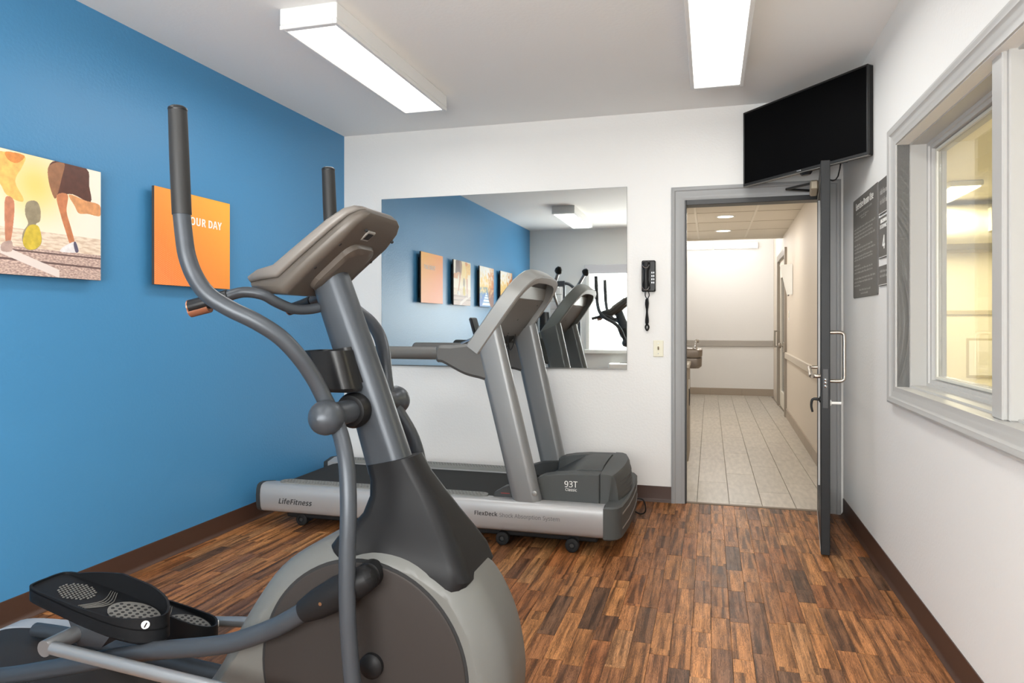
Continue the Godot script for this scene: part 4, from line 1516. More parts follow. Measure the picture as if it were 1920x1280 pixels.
	prism(s, PackedVector2Array(plan), Vector3.ZERO, Vector3.RIGHT, Vector3.BACK, Vector3.UP, 0.083, 0.254, 0.008)
	obj("front_bumper", s, M.mill_grey, t)
	s = Sh.new()
	for y in [[0.205, 0.213], [0.13, 0.137]]:
		var ring0 := PackedVector3Array()
		var ring1 := PackedVector3Array()
		var edge := [Vector2(2.2335, 1.14), Vector2(2.2475, 0.95), Vector2(2.2505, 0.758), Vector2(2.2475, 0.566), Vector2(2.2335, 0.376)]
		for p in edge:
			ring0.append(Vector3(p.x, y[0], p.y)); ring1.append(Vector3(p.x, y[1], p.y))
		for i in range(edge.size() - 1, -1, -1):
			ring0.append(Vector3(edge[i].x - 0.01, y[0], edge[i].y)); ring1.append(Vector3(edge[i].x - 0.01, y[1], edge[i].y))
		loft(s, [ring0, ring1])
	obj("bumper_line", s, M.mill_light, t)
	# motor hood: two cheeks, a scooped middle and a vented nose
	var cheek := [Vector2(1.76, 0.236), Vector2(1.768, 0.355), Vector2(1.80, 0.369), Vector2(1.86, 0.381), Vector2(1.95, 0.390), Vector2(2.105, 0.393), Vector2(2.105, 0.236)]
	for q in [[1.0, 1.092], [0.43, 0.53]]:
		s = Sh.new()
		prism(s, PackedVector2Array(cheek), Vector3.ZERO, Vector3.RIGHT, Vector3.UP, Vector3.BACK, q[0], q[1], 0.006)
		obj("hood_cheek", s, M.mill_grey, t)
	s = Sh.new()
	var prow := []
	for q in [[0.531, 0.0], [0.60, 1.0], [0.76, 1.25], [0.92, 1.0], [0.999, 0.0]]:
		var ring := PackedVector3Array()
		for p in [Vector2(1.70, 0.236), Vector2(1.72, 0.262), Vector2(1.80, 0.31), Vector2(1.88, 0.355), Vector2(1.95, 0.386), Vector2(2.0, 0.398), Vector2(2.105, 0.398), Vector2(2.105, 0.236)]:
			var lift := 0.012 if p.y > 0.37 else 0.0
			var dip := 0.03 * clampf((1.95 - p.x) / 0.1, 0, 1) * (1.0 if p.y > 0.24 else 0.0)
			ring.append(Vector3(p.x, p.y + q[1] * (lift - dip * 0.6), q[0]))
		prow.append(ring)
	loft(s, prow)
	obj("hood_scoop", s, M.mill_grey, t)
	s = Sh.new()
	var nose := []
	for q in [[2.109, 0.395, 0.0], [2.15, 0.394, 0.0], [2.172, 0.388, 0.008], [2.186, 0.37, 0.02], [2.198, 0.30, 0.03], [2.202, 0.236, 0.035]]:
		var ring := PackedVector3Array()
		for k in 9:
			var f := k / 8.0
			var z: float = lerpf(0.43 + q[2], 1.092 - q[2], f)
			var bulge := 0.035 * (1.0 - (2 * f - 1) ** 2) * clampf((q[0] - 2.109) / 0.06, 0, 1)
			ring.append(Vector3(q[0] + bulge, q[1] + 0.010 * (1.0 - (2 * f - 1) ** 2) * (1.0 if q[1] > 0.37 else 0.0), z))
		for k in range(8, -1, -1):
			var f := k / 8.0
			ring.append(Vector3(q[0] if q[0] < 2.15 else 2.15, 0.236, lerpf(0.43 + q[2], 1.092 - q[2], f)))
		nose.append(ring)
	loft(s, nose)
	var nose_o := obj("hood_nose", s, M.mill_grey, t)
	for i in 5:
		s = Sh.new()
		var y := 0.262 + i * 0.02
		var x := 2.2 - i * 0.002
		tube(s, [Vector3(x + 0.010, y, 1.00), Vector3(x + 0.029, y, 0.88), Vector3(x + 0.036, y, 0.76), Vector3(x + 0.029, y, 0.64), Vector3(x + 0.010, y, 0.52)], 0.004, 6, 3)
		obj("vent_rib", s, M.mill_dark, nose_o)
	lettering("93T", 0.045, Vector3(1.952, 0.333, 1.0926), Basis(), M.print_white, t)
	lettering("Classic", 0.021, Vector3(1.953, 0.304, 1.0926), Basis(), M.print_white, t)
	lettering("FlexDeck", 0.030, Vector3(1.515, 0.178, 1.2163), Basis(), M.logo_dark, t, false, true)
	lettering("Shock Absorption System", 0.029, Vector3(1.755, 0.176, 1.2163), Basis(), M.logo_mid, t)
	var slope := Basis(Vector3(1, 0, 0), Vector3(0.22, 1, 0).normalized(), Vector3(0, 0, 1))
	lettering("LifeFitness", 0.042, Vector3(0.36, 0.158, 1.2163), slope, M.logo_dark, t, false, true)
	# wedge covers at the front of the deck
	for q in [[1.03, 1.10], [0.42, 0.49]]:
		s = Sh.new()
		prism(s, PackedVector2Array([Vector2(1.52, 0.238), Vector2(1.525, 0.262), Vector2(1.58, 0.296), Vector2(1.66, 0.322), Vector2(1.765, 0.33), Vector2(1.765, 0.238)]), Vector3.ZERO, Vector3.RIGHT, Vector3.UP, Vector3.BACK, q[0], q[1], 0.004)
		var wedge := obj("wedge_cover", s, M.mill_dark, t)
		if q[0] > 1.0:
			s = Sh.new()
			bx(s, 1.565, 1.615, 0.262, 0.266, 1.0995, 1.101)
			obj("warning_strip", s, M.red_mark, wedge)
	# uprights
	for q in [[1.143, [Vector2(1.654, 0.225), Vector2(1.806, 0.248)], [Vector2(1.437, 1.085), Vector2(1.573, 1.185)]], [0.40, [Vector2(1.640, 0.24), Vector2(1.80, 0.26)], [Vector2(1.437, 1.12), Vector2(1.590, 1.19)]]]:
		s = Sh.new()
		loft(s, [seg_ring(q[1][0], q[1][1], q[0], 0.046, 0.040), seg_ring(q[1][0].lerp(q[2][0], 0.02), q[1][1].lerp(q[2][1], 0.02), q[0], 0.048, 0.042), seg_ring(q[2][0], q[2][1], q[0], 0.044, 0.038)])
		var up := obj("upright", s, M.mill_silver, t)
		s = Sh.new()
		lathe(s, Vector3(1.775, 0.295, q[0] + 0.043), Vector3.BACK, [[0.0, -0.004], [0.014, -0.004], [0.014, 0.003], [0.011, 0.005], [0.0, 0.005]], 18)
		obj("bolt_cap", s, M.mill_light, up)
		s = Sh.new()
		lathe(s, Vector3(1.685, 0.425, q[0] + 0.045), Vector3.BACK, [[0.0, -0.002], [0.008, -0.002], [0.008, 0.002], [0.0, 0.002]], 12)
		obj("cable_hole", s, M.black_rubber, up)
	# console: arched band, back panel, slanted top tray
	var o := Vector3(1.402, 1.08, 0.785)
	var v := Vector3(0.585, 0.81, 0).normalized()
	var nb := Vector3(v.y, -v.x, 0)          # out of the console's back
	var u := Vector3.BACK
	var outer := []
	var inner := []
	var ho := 0.412
	var hi := 0.366
	var top := 0.475
	var pts := [Vector2(-1, -0.01), Vector2(-1, 0.25)]
	for k in 13:
		var w := PI - PI * k / 12.0
		pts.append(Vector2(signf(cos(w)) * pow(absf(cos(w)), 0.55), 0.25 + 0.27 * pow(sin(w), 0.62)))
	pts.append(Vector2(1, 0.25))
	pts.append(Vector2(1, -0.01))
	for p in pts:
		outer.append(Vector2(p.x * ho, p.y))
		inner.append(Vector2(p.x * hi, maxf(0.0, p.y - (0.042 if p.y > 0.25 else 0.0) * (p.y - 0.25) / 0.27)))
	s = Sh.new()
	var band := []
	for k in outer.size():
		var ring := PackedVector3Array()
		for e in [[outer[k], 0.006], [outer[k], 0.076], [outer[k].lerp(inner[k], 0.12), 0.082], [inner[k], 0.082], [inner[k], 0.0], [outer[k].lerp(inner[k], 0.12), 0.0]]:
			ring.append(o + u * e[0].x + v * e[0].y + nb * e[1])
		band.append(ring)
	loft(s, band)
	obj("console_band", s, M.mill_light, t)
	s = Sh.new()
	var face := PackedVector2Array()
	for p in inner:
		face.append(p * 1.005)
	prism(s, face, o, u, v, nb, 0.0, 0.028)
	obj("console_front", s, M.mill_dark, t)
	s = Sh.new()
	prism(s, PackedVector2Array([Vector2(-0.362, 0.075), Vector2(0.362, 0.075), Vector2(0.362, 0.35), Vector2(-0.362, 0.35)]), o, u, v, nb, 0.028, 0.052, 0.004)
	var bp := obj("back_panel", s, M.mill_panel, t)
	s = Sh.new()
	for q in [Vector2(-0.05, 0.10), Vector2(-0.05, 0.20), Vector2(0.28, 0.31), Vector2(-0.28, 0.31)]:
		lathe(s, o + u * q.x + v * q.y + nb * 0.051, nb, [[0.0, -0.001], [0.006, -0.001], [0.005, 0.002], [0.0, 0.002]], 10)
	obj("screws", s, M.black_rubber, bp)
	s = Sh.new()
	var tray0 := PackedVector3Array([o + u * -0.365 + v * 0.35 + nb * 0.03, o + u * -0.365 + v * 0.35 + nb * 0.052, o + u * -0.33 + v * 0.42 + nb * 0.03])
	var tray1 := PackedVector3Array([o + u * 0.365 + v * 0.35 + nb * 0.03, o + u * 0.365 + v * 0.35 + nb * 0.052, o + u * 0.33 + v * 0.42 + nb * 0.03])
	loft(s, [tray0, tray1])
	obj("top_tray", s, M.mill_light, t)
	s = Sh.new()
	box(s, o + v * 0.20 + nb * -0.004, Vector3(0.52, 0.28, 0.008), 0.003, Basis(u, v, u.cross(v)))
	obj("display", s, M.tv_screen, t)
	# handrails: round bar, then a deep fin into the upright
	for q in [1.143, 0.400]:
		s = Sh.new()
		tube(s, [Vector3(0.76, 1.026, q), Vector3(1.0, 1.026, q), Vector3(1.23, 1.026, q)], 0.036, 18, 1, 0.02)
		obj("handrail", s, M.rail_sleeve, t)
		s = Sh.new()
		var fin := curve2([Vector2(1.215, 1.064), Vector2(1.30, 1.070), Vector2(1.455, 1.078), Vector2(1.50, 0.99), Vector2(1.525, 0.885), Vector2(1.46, 0.893), Vector2(1.38, 0.912), Vector2(1.30, 0.95), Vector2(1.25, 0.975), Vector2(1.215, 0.985)], 3)
		prism(s, fin, Vector3.ZERO, Vector3.RIGHT, Vector3.UP, Vector3.BACK, q - 0.040, q + 0.040, 0.016)
		obj("handrail_fin", s, M.rail_sleeve, t)
	s = Sh.new()
	tube(s, [Vector3(1.40, 1.075, 0.43), Vector3(1.335, 1.082, 0.55), Vector3(1.32, 1.085, zm), Vector3(1.335, 1.082, 0.97), Vector3(1.40, 1.075, 1.11)], 0.018, 14, 4)
	obj("crossbar", s, M.mill_light, t)
	s = Sh.new()
	tube(s, [Vector3(1.33, 1.075, 1.08), Vector3(1.45, 1.125, 1.08)], 0.011, 10, 1)
	tube(s, [Vector3(1.33, 1.075, 0.45), Vector3(1.45, 1.125, 0.45)], 0.011, 10, 1)
	obj("bar_stay", s, M.chrome, t)
	s = Sh.new()
	box(s, Vector3(1.385, 1.165, 1.0), Vector3(0.018, 0.12, 0.10), 0.006, Basis(Vector3.BACK, 0.28))
	obj("phone_holder", s, M.black_plastic, t)
	s = Sh.new()
	tube(s, [Vector3(1.50, 1.12, 0.74), Vector3(1.506, 1.06, 0.738), Vector3(1.506, 1.03, 0.70), Vector3(1.502, 1.06, 0.62), Vector3(1.50, 1.12, 0.56)], 0.0035, 6, 6)
	tube(s, [Vector3(1.50, 1.12, 0.745), Vector3(1.51, 1.0, 0.746), Vector3(1.52, 0.92, 0.748), Vector3(1.515, 0.885, 0.757), Vector3(1.49, 0.89, 0.767)], 0.003, 6, 6)
	tube(s, [Vector3(1.505, 1.06, 0.745), Vector3(1.478, 1.03, 0.765), Vector3(1.46, 0.985, 0.775), Vector3(1.46, 0.94, 0.77)], 0.003, 6, 6)
	obj("headphone_cord", s, M.black_rubber, t)
	s = Sh.new()
	tube(s, [Vector3(2.20, 0.12, 0.45), Vector3(2.27, 0.11, 0.42), Vector3(2.285, 0.04, 0.40), Vector3(2.25, 0.006, 0.36), Vector3(2.18, 0.006, 0.25), Vector3(2.10, 0.006, 0.10)], 0.0045, 8, 6)
	obj("power_cord", s, M.black_rubber, t)


# ---------------------------------------------------------------- elliptical trainer
func pedal(t: Node3D, far: bool, shift: Vector3) -> void:
	var place := func(x: float, y: float, z: float) -> Vector3:
		return Vector3(x - 0.018, y, 2 * ZC - z if far else z) + shift
	var level := func(x: float) -> float: return 0.483 - 0.215 * (x - 0.905)
	var rim := [[0.906, 3.258, 0.0], [0.906, 3.290, 0.0], [0.914, 3.316, 0.0], [0.950, 3.324, 0.0], [1.01, 3.327, 0.002], [1.10, 3.331, 0.006], [1.20, 3.327, 0.012], [1.26, 3.311, 0.022], [1.293, 3.284, 0.026], [1.305, 3.2575, 0.028], [1.296, 3.232, 0.032], [1.262, 3.204, 0.040], [1.20, 3.190, 0.048], [1.10, 3.187, 0.048], [1.02, 3.190, 0.028], [0.955, 3.193, 0.006], [0.916, 3.200, 0.0], [0.906, 3.226, 0.0]]
	var flat := []
	for q in rim:
		flat.append(Vector2(q[0], q[1]))
	var poly := curve2(flat, 3)
	var heights := []
	for i in rim.size():
		for k in 3:
			heights.append(lerpf(rim[i][2], rim[(i + 1) % rim.size()][2], k / 3.0))
	var inn := inset(poly, 0.006)
	var low := inset(poly, 0.014)
	var s := Sh.new()
	var r0 := PackedVector3Array()
	var r1 := PackedVector3Array()
	var r2 := PackedVector3Array()
	for i in poly.size():
		var y: float = level.call(poly[i].x)
		r0.append(place.call(low[i].x, y - 0.046, low[i].y))
		r1.append(place.call(poly[i].x, y - 0.034, poly[i].y))
		r2.append(place.call(poly[i].x, y, poly[i].y))
	loft(s, [r0, r1, r2])
	var p := obj("pedal", s, M.pedal_black, t)
	s = Sh.new()
	var rings := []
	for i in poly.size():
		var y: float = level.call(poly[i].x)
		var h: float = heights[i] + 0.004
		rings.append(PackedVector3Array([place.call(poly[i].x, y - 0.004, poly[i].y), place.call(poly[i].x, y + h, poly[i].y), place.call(inn[i].x, y + h, inn[i].y), place.call(inn[i].x, y - 0.004, inn[i].y)]))
	loft(s, rings, false, true)
	obj("pedal_rim", s, M.pedal_black, p)
	# knobbly heel patch, drilled toe plate
	s = Sh.new()
	for i in 11:
		for k in 9:
			var x := 0.968 + i * 0.0095
			var z := 3.222 + k * 0.0095 + (0.0045 if i % 2 else 0.0)
			if ((x - 1.016) / 0.05) ** 2 + ((z - 3.262) / 0.042) ** 2 < 1.0:
				box(s, place.call(x, level.call(x) + 0.0012, z), Vector3(0.0055, 0.003, 0.0055), 0.0008, Basis(Vector3.UP, i * 0.7 + k * 1.3))
	var hp := obj("heel_tread", s, M.tread_grey, p)
	hp.set_meta("kind", "stuff")
	s = Sh.new()
	var plate0 := PackedVector3Array()
	var plate1 := PackedVector3Array()
	for i in 24:
		var w := TAU * i / 24
		var x := 1.205 + 0.072 * cos(w)
		var z := 3.2585 + 0.052 * sin(w)
		plate0.append(place.call(x, level.call(x) - 0.002, z))
		plate1.append(place.call(x, level.call(x) + 0.003, z))
	loft(s, [plate0, plate1])
	var pl := obj("toe_plate", s, M.tread_grey, p)
	s = Sh.new()
	for i in 8:
		for k in 7:
			var x := 1.148 + i * 0.0165
			var z := 3.214 + k * 0.0145 + (0.007 if i % 2 else 0.0)
			if ((x - 1.205) / 0.064) ** 2 + ((z - 3.2585) / 0.046) ** 2 < 1.0:
				lathe(s, place.call(x, level.call(x) + 0.0024, z), Vector3(0.21, 0.98, 0), [[0.0, -0.001], [0.0048, -0.001], [0.0048, 0.0012], [0.0, 0.0012]], 8)
	var holes := obj("drain_holes", s, M.black_rubber, pl)
	holes.set_meta("kind", "stuff")
	s = Sh.new()
	for i in 4:
		var w := 0.5 + i * 0.012
		tube(s, [place.call(1.075 + i * 0.007, level.call(1.075 + i * 0.007) + 0.0015, 3.205), place.call(1.10 + i * 0.009, level.call(1.10 + i * 0.009) + 0.0015, 3.2585), place.call(1.075 + i * 0.007, level.call(1.075 + i * 0.007) + 0.0015, 3.312)], 0.0013, 5, 4)
	obj("tread_lines", s, M.tread_grey, p)
	# round badge on the rim
	s = Sh.new()
	var bn := Vector3(0.75, 0, 0.66 * (-1 if far else 1)).normalized()
	var bc: Vector3 = place.call(1.281, 0.416, 3.3005)
	lathe(s, bc, bn, [[0.0, -0.004], [0.010, -0.004], [0.010, 0.0012], [0.0, 0.0014]], 20)
	var badge := obj("badge", s, M.print_white, p)
	s = Sh.new()
	box(s, bc + bn * 0.0016, Vector3(0.0035, 0.013, 0.0008), 0.0, Basis(Vector3.UP, atan2(bn.x, bn.z)) * Basis(Vector3.BACK, -0.5))
	obj("badge_mark", s, M.black_plastic, badge)
	# bracket below
	s = Sh.new()
	loft(s, [PackedVector3Array([place.call(1.01, 0.44, 3.235), place.call(1.19, 0.40, 3.235), place.call(1.19, 0.40, 3.30), place.call(1.01, 0.44, 3.30)]), PackedVector3Array([place.call(1.06, 0.335, 3.25), place.call(1.14, 0.34, 3.25), place.call(1.14, 0.34, 3.30), place.call(1.06, 0.335, 3.30)])])
	obj("pedal_bracket", s, M.tube_grey, t)
	s = Sh.new()
	tube(s, [place.call(1.052, 0.366, 3.392), place.call(1.052, 0.366, 3.26)], 0.021, 16, 1)
	obj("pivot_tee", s, M.rod_silver, t)


func trainer() -> void:
	var t := thing("elliptical_trainer", "grey elliptical trainer with tall moving handles in the middle of the room", "elliptical trainer", Vector3(1.4, 0, ZC))
	var s: Sh
	var centre := Vector2(1.848, 0.342)
	# drum housing in side view, rounded over to its faces
	var side := curve2([Vector2(2.11, 0.05), Vector2(2.185, 0.16), Vector2(2.208, 0.26), Vector2(2.210, 0.36), Vector2(2.180, 0.48), Vector2(2.115, 0.583), Vector2(2.01, 0.648), Vector2(1.90, 0.672), Vector2(1.79, 0.664), Vector2(1.68, 0.625), Vector2(1.575, 0.552), Vector2(1.50, 0.455), Vector2(1.44, 0.355), Vector2(1.395, 0.275), Vector2(1.33, 0.195), Vector2(1.23, 0.12), Vector2(1.10, 0.07), Vector2(1.10, 0.05)], 4)
	var rings := []
	for q in [[-0.135, 0.062], [-0.128, 0.05], [-0.11, 0.028], [-0.085, 0.010], [-0.055, 0.0], [0.055, 0.0], [0.085, 0.010], [0.11, 0.028], [0.128, 0.05], [0.135, 0.062]]:
		var pol := PackedVector2Array()
		for p in side:
			# draw in towards the drum's centre, keeping the foot on its line
			var to := centre - p
			var k: float = q[1] / maxf(to.length(), 0.2)
			pol.append(Vector2(p.x + to.x * k, maxf(p.y + to.y * k, 0.05)))
		var ring := PackedVector3Array()
		for p in pol:
			ring.append(Vector3(p.x, p.y, ZC + q[0]))
		rings.append(ring)
	s = Sh.new()
	loft(s, rings)
	obj("drum_housing", s, M.rim_grey, t)
	for q in [1.0, -1.0]:
		var o := Vector3(centre.x, centre.y, ZC + q * 0.135)
		s = Sh.new()
		lathe(s, o, Vector3.BACK * q, [[0.0, -0.004], [0.2775, -0.004], [0.2775, 0.0015], [0.266, 0.0015], [0.266, 0.0008], [0.0, 0.0008]], 72)
		obj("drum_groove", s, M.black_rubber, t)
		s = Sh.new()
		lathe(s, o, Vector3.BACK * q, [[0.0, -0.001], [0.270, -0.001], [0.270, 0.003], [0.266, 0.006], [0.20, 0.009], [0.10, 0.011], [0.0, 0.011]], 72)
		var disc := obj("drum_disc", s, M.disc_grey, t)
		s = Sh.new()
		lathe(s, o + Vector3(0.035, 0.03, q * 0.010), Vector3.BACK * q, [[0.0, -0.002], [0.030, -0.002], [0.030, 0.012], [0.022, 0.020], [0.0, 0.022]], 24)
		obj("hub", s, M.shroud_black, disc)
	# dark cover between drum and mast
	s = Sh.new()
	loft(s, [seg_ring(Vector2(1.808, 0.826), Vector2(1.940, 0.856), ZC, 0.050, 0.03), seg_ring(Vector2(1.818, 0.79), Vector2(1.966, 0.81), ZC, 0.052, 0.03), seg_ring(Vector2(1.820, 0.75), Vector2(2.00, 0.765), ZC, 0.060, 0.032), seg_ring(Vector2(1.808, 0.71), Vector2(2.035, 0.715), ZC, 0.076, 0.036),
		seg_ring(Vector2(1.785, 0.68), Vector2(2.07, 0.665), ZC, 0.098, 0.04), seg_ring(Vector2(1.758, 0.658), Vector2(2.10, 0.618), ZC, 0.117, 0.042), seg_ring(Vector2(1.742, 0.635), Vector2(2.115, 0.575), ZC, 0.126, 0.044), seg_ring(Vector2(1.77, 0.58), Vector2(2.08, 0.51), ZC, 0.128, 0.044)])
	obj("mast_cover", s, M.shroud_black, t)
	# mast
	s = Sh.new()
	loft(s, [seg_ring(Vector2(1.807, 0.80), Vector2(1.922, 0.83), ZC, 0.043, 0.034), seg_ring(Vector2(1.741, 1.018), Vector2(1.846, 1.035), ZC, 0.043, 0.034), seg_ring(Vector2(1.673, 1.203), Vector2(1.775, 1.218), ZC, 0.043, 0.034), seg_ring(Vector2(1.630, 1.335), Vector2(1.722, 1.352), ZC, 0.043, 0.034)])
	obj("mast", s, M.tube_grey, t)
	# console: shell lofted along its length in two halves with a seam
	var st := [[Vector2(1.498, 1.300), Vector2(1.508, 1.288), 0.082], [Vector2(1.506, 1.318), Vector2(1.526, 1.279), 0.112], [Vector2(1.545, 1.333), Vector2(1.570, 1.270), 0.130], [Vector2(1.597, 1.344), Vector2(1.632, 1.268), 0.137], [Vector2(1.66, 1.389), Vector2(1.702, 1.330), 0.138], [Vector2(1.75, 1.453), Vector2(1.790, 1.402), 0.138], [Vector2(1.79, 1.480), Vector2(1.826, 1.440), 0.128], [Vector2(1.810, 1.490), Vector2(1.842, 1.460), 0.108], [Vector2(1.822, 1.490), Vector2(1.844, 1.472), 0.085]]
	for part in [[0.0, 0.42, "console_bezel"], [0.36, 1.0, "console_back"]]:
		s = Sh.new()
		rings = []
		for k in st.size():
			var q: Array = st[k]
			var f: Vector2 = q[0].lerp(q[1], part[0])
			var b: Vector2 = q[0].lerp(q[1], part[1])
			rings.append(seg_ring(f, b, ZC, q[2] - (0.0 if part[0] == 0.0 else 0.0016), 0.010 if part[0] == 0.0 else 0.022))
		loft(s, rings)
		obj(part[2], s, M.console_taupe if part[0] > 0 else M.mill_panel, t)
	s = Sh.new()
	var back := Vector3(1.702 - 1.790, 1.330 - 1.402, 0).normalized() * -1.0     # up along the console's back
	var nb := Vector3(back.y, -back.x, 0)
	var on := Vector3(1.746, 1.366, ZC)
	var cb := Basis(back, Vector3.BACK, back.cross(Vector3.BACK))
	rings = []
	for q in [[-0.004, 0.09, 0.075], [0.012, 0.085, 0.068], [0.018, 0.07, 0.055]]:
		rings.append(rrect(on - back * 0.035 + nb * q[0], back, Vector3.BACK, q[1], q[2], 0.04))
	loft(s, rings)
	obj("mount_boss", s, M.console_taupe, t)
	s = Sh.new()
	box(s, on + back * 0.083 + Vector3.BACK * 0.025 + nb * -0.002, Vector3(0.022, 0.028, 0.006), 0.001, cb)
	var port := obj("data_port", s, M.black_plastic, t)
	s = Sh.new()
	box(s, on + back * 0.083 + Vector3.BACK * 0.025 + nb * -0.0035, Vector3(0.034, 0.040, 0.006), 0.002, cb)
	obj("port_frame", s, M.mill_light, port)
	s = Sh.new()
	for q in [[0.10, 0.06], [0.04, 0.112], [-0.05, 0.112], [0.085, -0.115], [0.0, -0.115]]:
		lathe(s, on + back * q[0] + Vector3.BACK * q[1] - nb * 0.003, nb, [[0.0, -0.001], [0.0045, -0.001], [0.004, 0.0045], [0.0, 0.0045]], 10)
	obj("screws", s, M.black_rubber, t)
	s = Sh.new()
	box(s, Vector3(1.69, 1.418, ZC), Vector3(0.17, 0.20, 0.006), 0.002, Basis(Vector3(0.815, 0.58, 0), Vector3.BACK, Vector3(0.815, 0.58, 0).cross(Vector3.BACK)))
	obj("display", s, M.tv_screen, t)
	# bottle holder on the user's side of the mast
	s = Sh.new()
	rings = []
	for q in [[1.020, 1.757, 0.044, 0.040], [1.03, 1.752, 0.052, 0.048], [1.125, 1.720, 0.056, 0.052]]:
		rings.append(rrect(Vector3(q[1], q[0], ZC + 0.062), Vector3.RIGHT, Vector3.BACK, q[2], q[3], 0.03))
	for q in [[1.125, 1.720, 0.051, 0.047], [1.04, 1.748, 0.046, 0.042]]:
		rings.append(rrect(Vector3(q[1], q[0], ZC + 0.062), Vector3.RIGHT, Vector3.BACK, q[2], q[3], 0.026))
	loft(s, rings)
	obj("bottle_holder", s, M.black_plastic, t)
	s = Sh.new()
	loft(s, [seg_ring(Vector2(1.728, 1.03), Vector2(1.806, 1.043), ZC + 0.004, 0.053, 0.02), seg_ring(Vector2(1.697, 1.122), Vector2(1.772, 1.134), ZC + 0.004, 0.053, 0.02)])
	obj("mast_sleeve", s, M.black_plastic, t)
	# the cross pivot
	s = Sh.new()
	tube(s, [Vector3(1.785, 0.971, ZC + 0.19), Vector3(1.785, 0.971, ZC - 0.19)], 0.030, 22, 1)
	obj("pivot_tube", s, M.tube_grey, t)
	for q in [1.0, -1.0]:
		var far: bool = q < 0
		var mz := func(p: Vector3) -> Vector3: return Vector3(p.x, p.y, 2 * ZC - p.z) if far else p
		var all := func(list: Array) -> Array:
			var out := []
			for p in list:
				out.append(mz.call(p))
			return out
		s = Sh.new()
		lathe(s, mz.call(Vector3(1.785, 0.971, ZC + 0.05)), Vector3.BACK * q, [[0.0, -0.01], [0.044, -0.01], [0.046, 0.012], [0.040, 0.028], [0.034, 0.03], [0.0, 0.03]], 28)
		obj("pivot_collar", s, M.shroud_black, t)
		s = Sh.new()
		var ball := [[0.0, -0.05], [0.030, -0.05]]
		for k in 9:
			var w := -0.75 + (PI / 2 + 0.75) * k / 8.0
			ball.append([0.0425 * cos(w), 0.0425 * sin(w)])
		lathe(s, mz.call(Vector3(1.785, 0.970, 3.2985)), Vector3.BACK * q, ball, 32)
		obj("pivot_cap", s, M.tube_grey, t)
		# moving handle: upper arm with grip, lower arm down past the drum
		s = Sh.new()
		tube(s, all.call([Vector3(1.495, 1.447, 3.44), Vector3(1.501, 1.398, 3.44), Vector3(1.510, 1.349, 3.44), Vector3(1.527, 1.302, 3.435), Vector3(1.558, 1.261, 3.43), Vector3(1.604, 1.229, 3.415), Vector3(1.657, 1.199, 3.39), Vector3(1.700, 1.163, 3.36), Vector3(1.731, 1.116, 3.33), Vector3(1.752, 1.064, 3.30), Vector3(1.768, 1.015, 3.28), Vector3(1.783, 0.975, 3.268), Vector3(1.812, 0.927, 3.278), Vector3(1.840, 0.862, 3.30), Vector3(1.856, 0.768, 3.32), Vector3(1.858, 0.647, 3.33), Vector3(1.862, 0.524, 3.335), Vector3(1.870, 0.414, 3.335), Vector3(1.880, 0.33, 3.335), Vector3(1.884, 0.285, 3.335)]), 0.0195, 18, 4)
		var arm := obj("handle_arm", s, M.tube_grey, t)
		s = Sh.new()
		tube(s, all.call([Vector3(1.484, 1.686, 3.44), Vector3(1.489, 1.571, 3.44), Vector3(1.4955, 1.445, 3.44)]), [0.0205, 0.0215, 0.0212], 20, 4)
		obj("grip", s, M.grip_black, arm)
		s = Sh.new()
		lathe(s, mz.call(Vector3(1.484, 1.684, 3.44)), Vector3.UP, [[0.0, 0.0], [0.0205, 0.0], [0.0215, 0.003], [0.0205, 0.007], [0.015, 0.011], [0.0, 0.012]], 22)
		obj("grip_cap", s, M.black_plastic, arm)
		# fixed pulse grip below the console
		s = Sh.new()
		tube(s, all.call([Vector3(1.685, 1.246, ZC), Vector3(1.655, 1.232, 3.15), Vector3(1.628, 1.232, 3.195), Vector3(1.606, 1.248, 3.235), Vector3(1.585, 1.266, 3.262), Vector3(1.545, 1.272, 3.285), Vector3(1.50, 1.258, 3.303)]), 0.0135, 14, 5)
		var fg := obj("pulse_bar", s, M.tube_grey, t)
		s = Sh.new()
		tube(s, all.call([Vector3(1.419, 1.236, 3.322), Vector3(1.47, 1.249, 3.312), Vector3(1.512, 1.262, 3.299)]), 0.0175, 16, 2)
		var grip := obj("pulse_grip", s, M.black_plastic, fg)
		s = Sh.new()
		lathe(s, mz.call(Vector3(1.419, 1.236, 3.322)), Vector3(-0.97, -0.22, 0.17 * q), [[0.009, -0.001], [0.0175, -0.001], [0.0178, 0.002], [0.0105, 0.002]], 16, true)
		obj("grip_ring", s, mat("bronze", c8(150, 100, 76), 0.35, 0.6) if not M.has("bronze") else M.bronze, fg)
		if not far:
			s = Sh.new()
			tube(s, [Vector3(1.416, 1.226, 3.318), Vector3(1.465, 1.238, 3.309)], 0.0172, 14, 1)
			obj("sensor_plate", s, M.bronze, grip)
	# pedals, levers, rods: the two sides stand half a turn apart
	pedal(t, false, Vector3.ZERO)
	pedal(t, true, Vector3(-0.085, -0.165, 0))
	s = Sh.new()
	tube(s, [Vector3(1.735, 0.508, 3.30), Vector3(1.68, 0.473, 3.296), Vector3(1.631, 0.445, 3.29), Vector3(1.539, 0.405, 3.29), Vector3(1.461, 0.382, 3.29), Vector3(1.298, 0.350, 3.29), Vector3(1.197, 0.325, 3.29), Vector3(0.948, 0.257, 3.29), Vector3(0.759, 0.209, 3.29), Vector3(0.50, 0.160, 3.29), Vector3(0.36, 0.15, 3.29)], 0.0235, 18, 4)
	obj("pedal_lever", s, M.tube_grey, t)
	var zf := 2 * ZC - 3.29
	s = Sh.new()
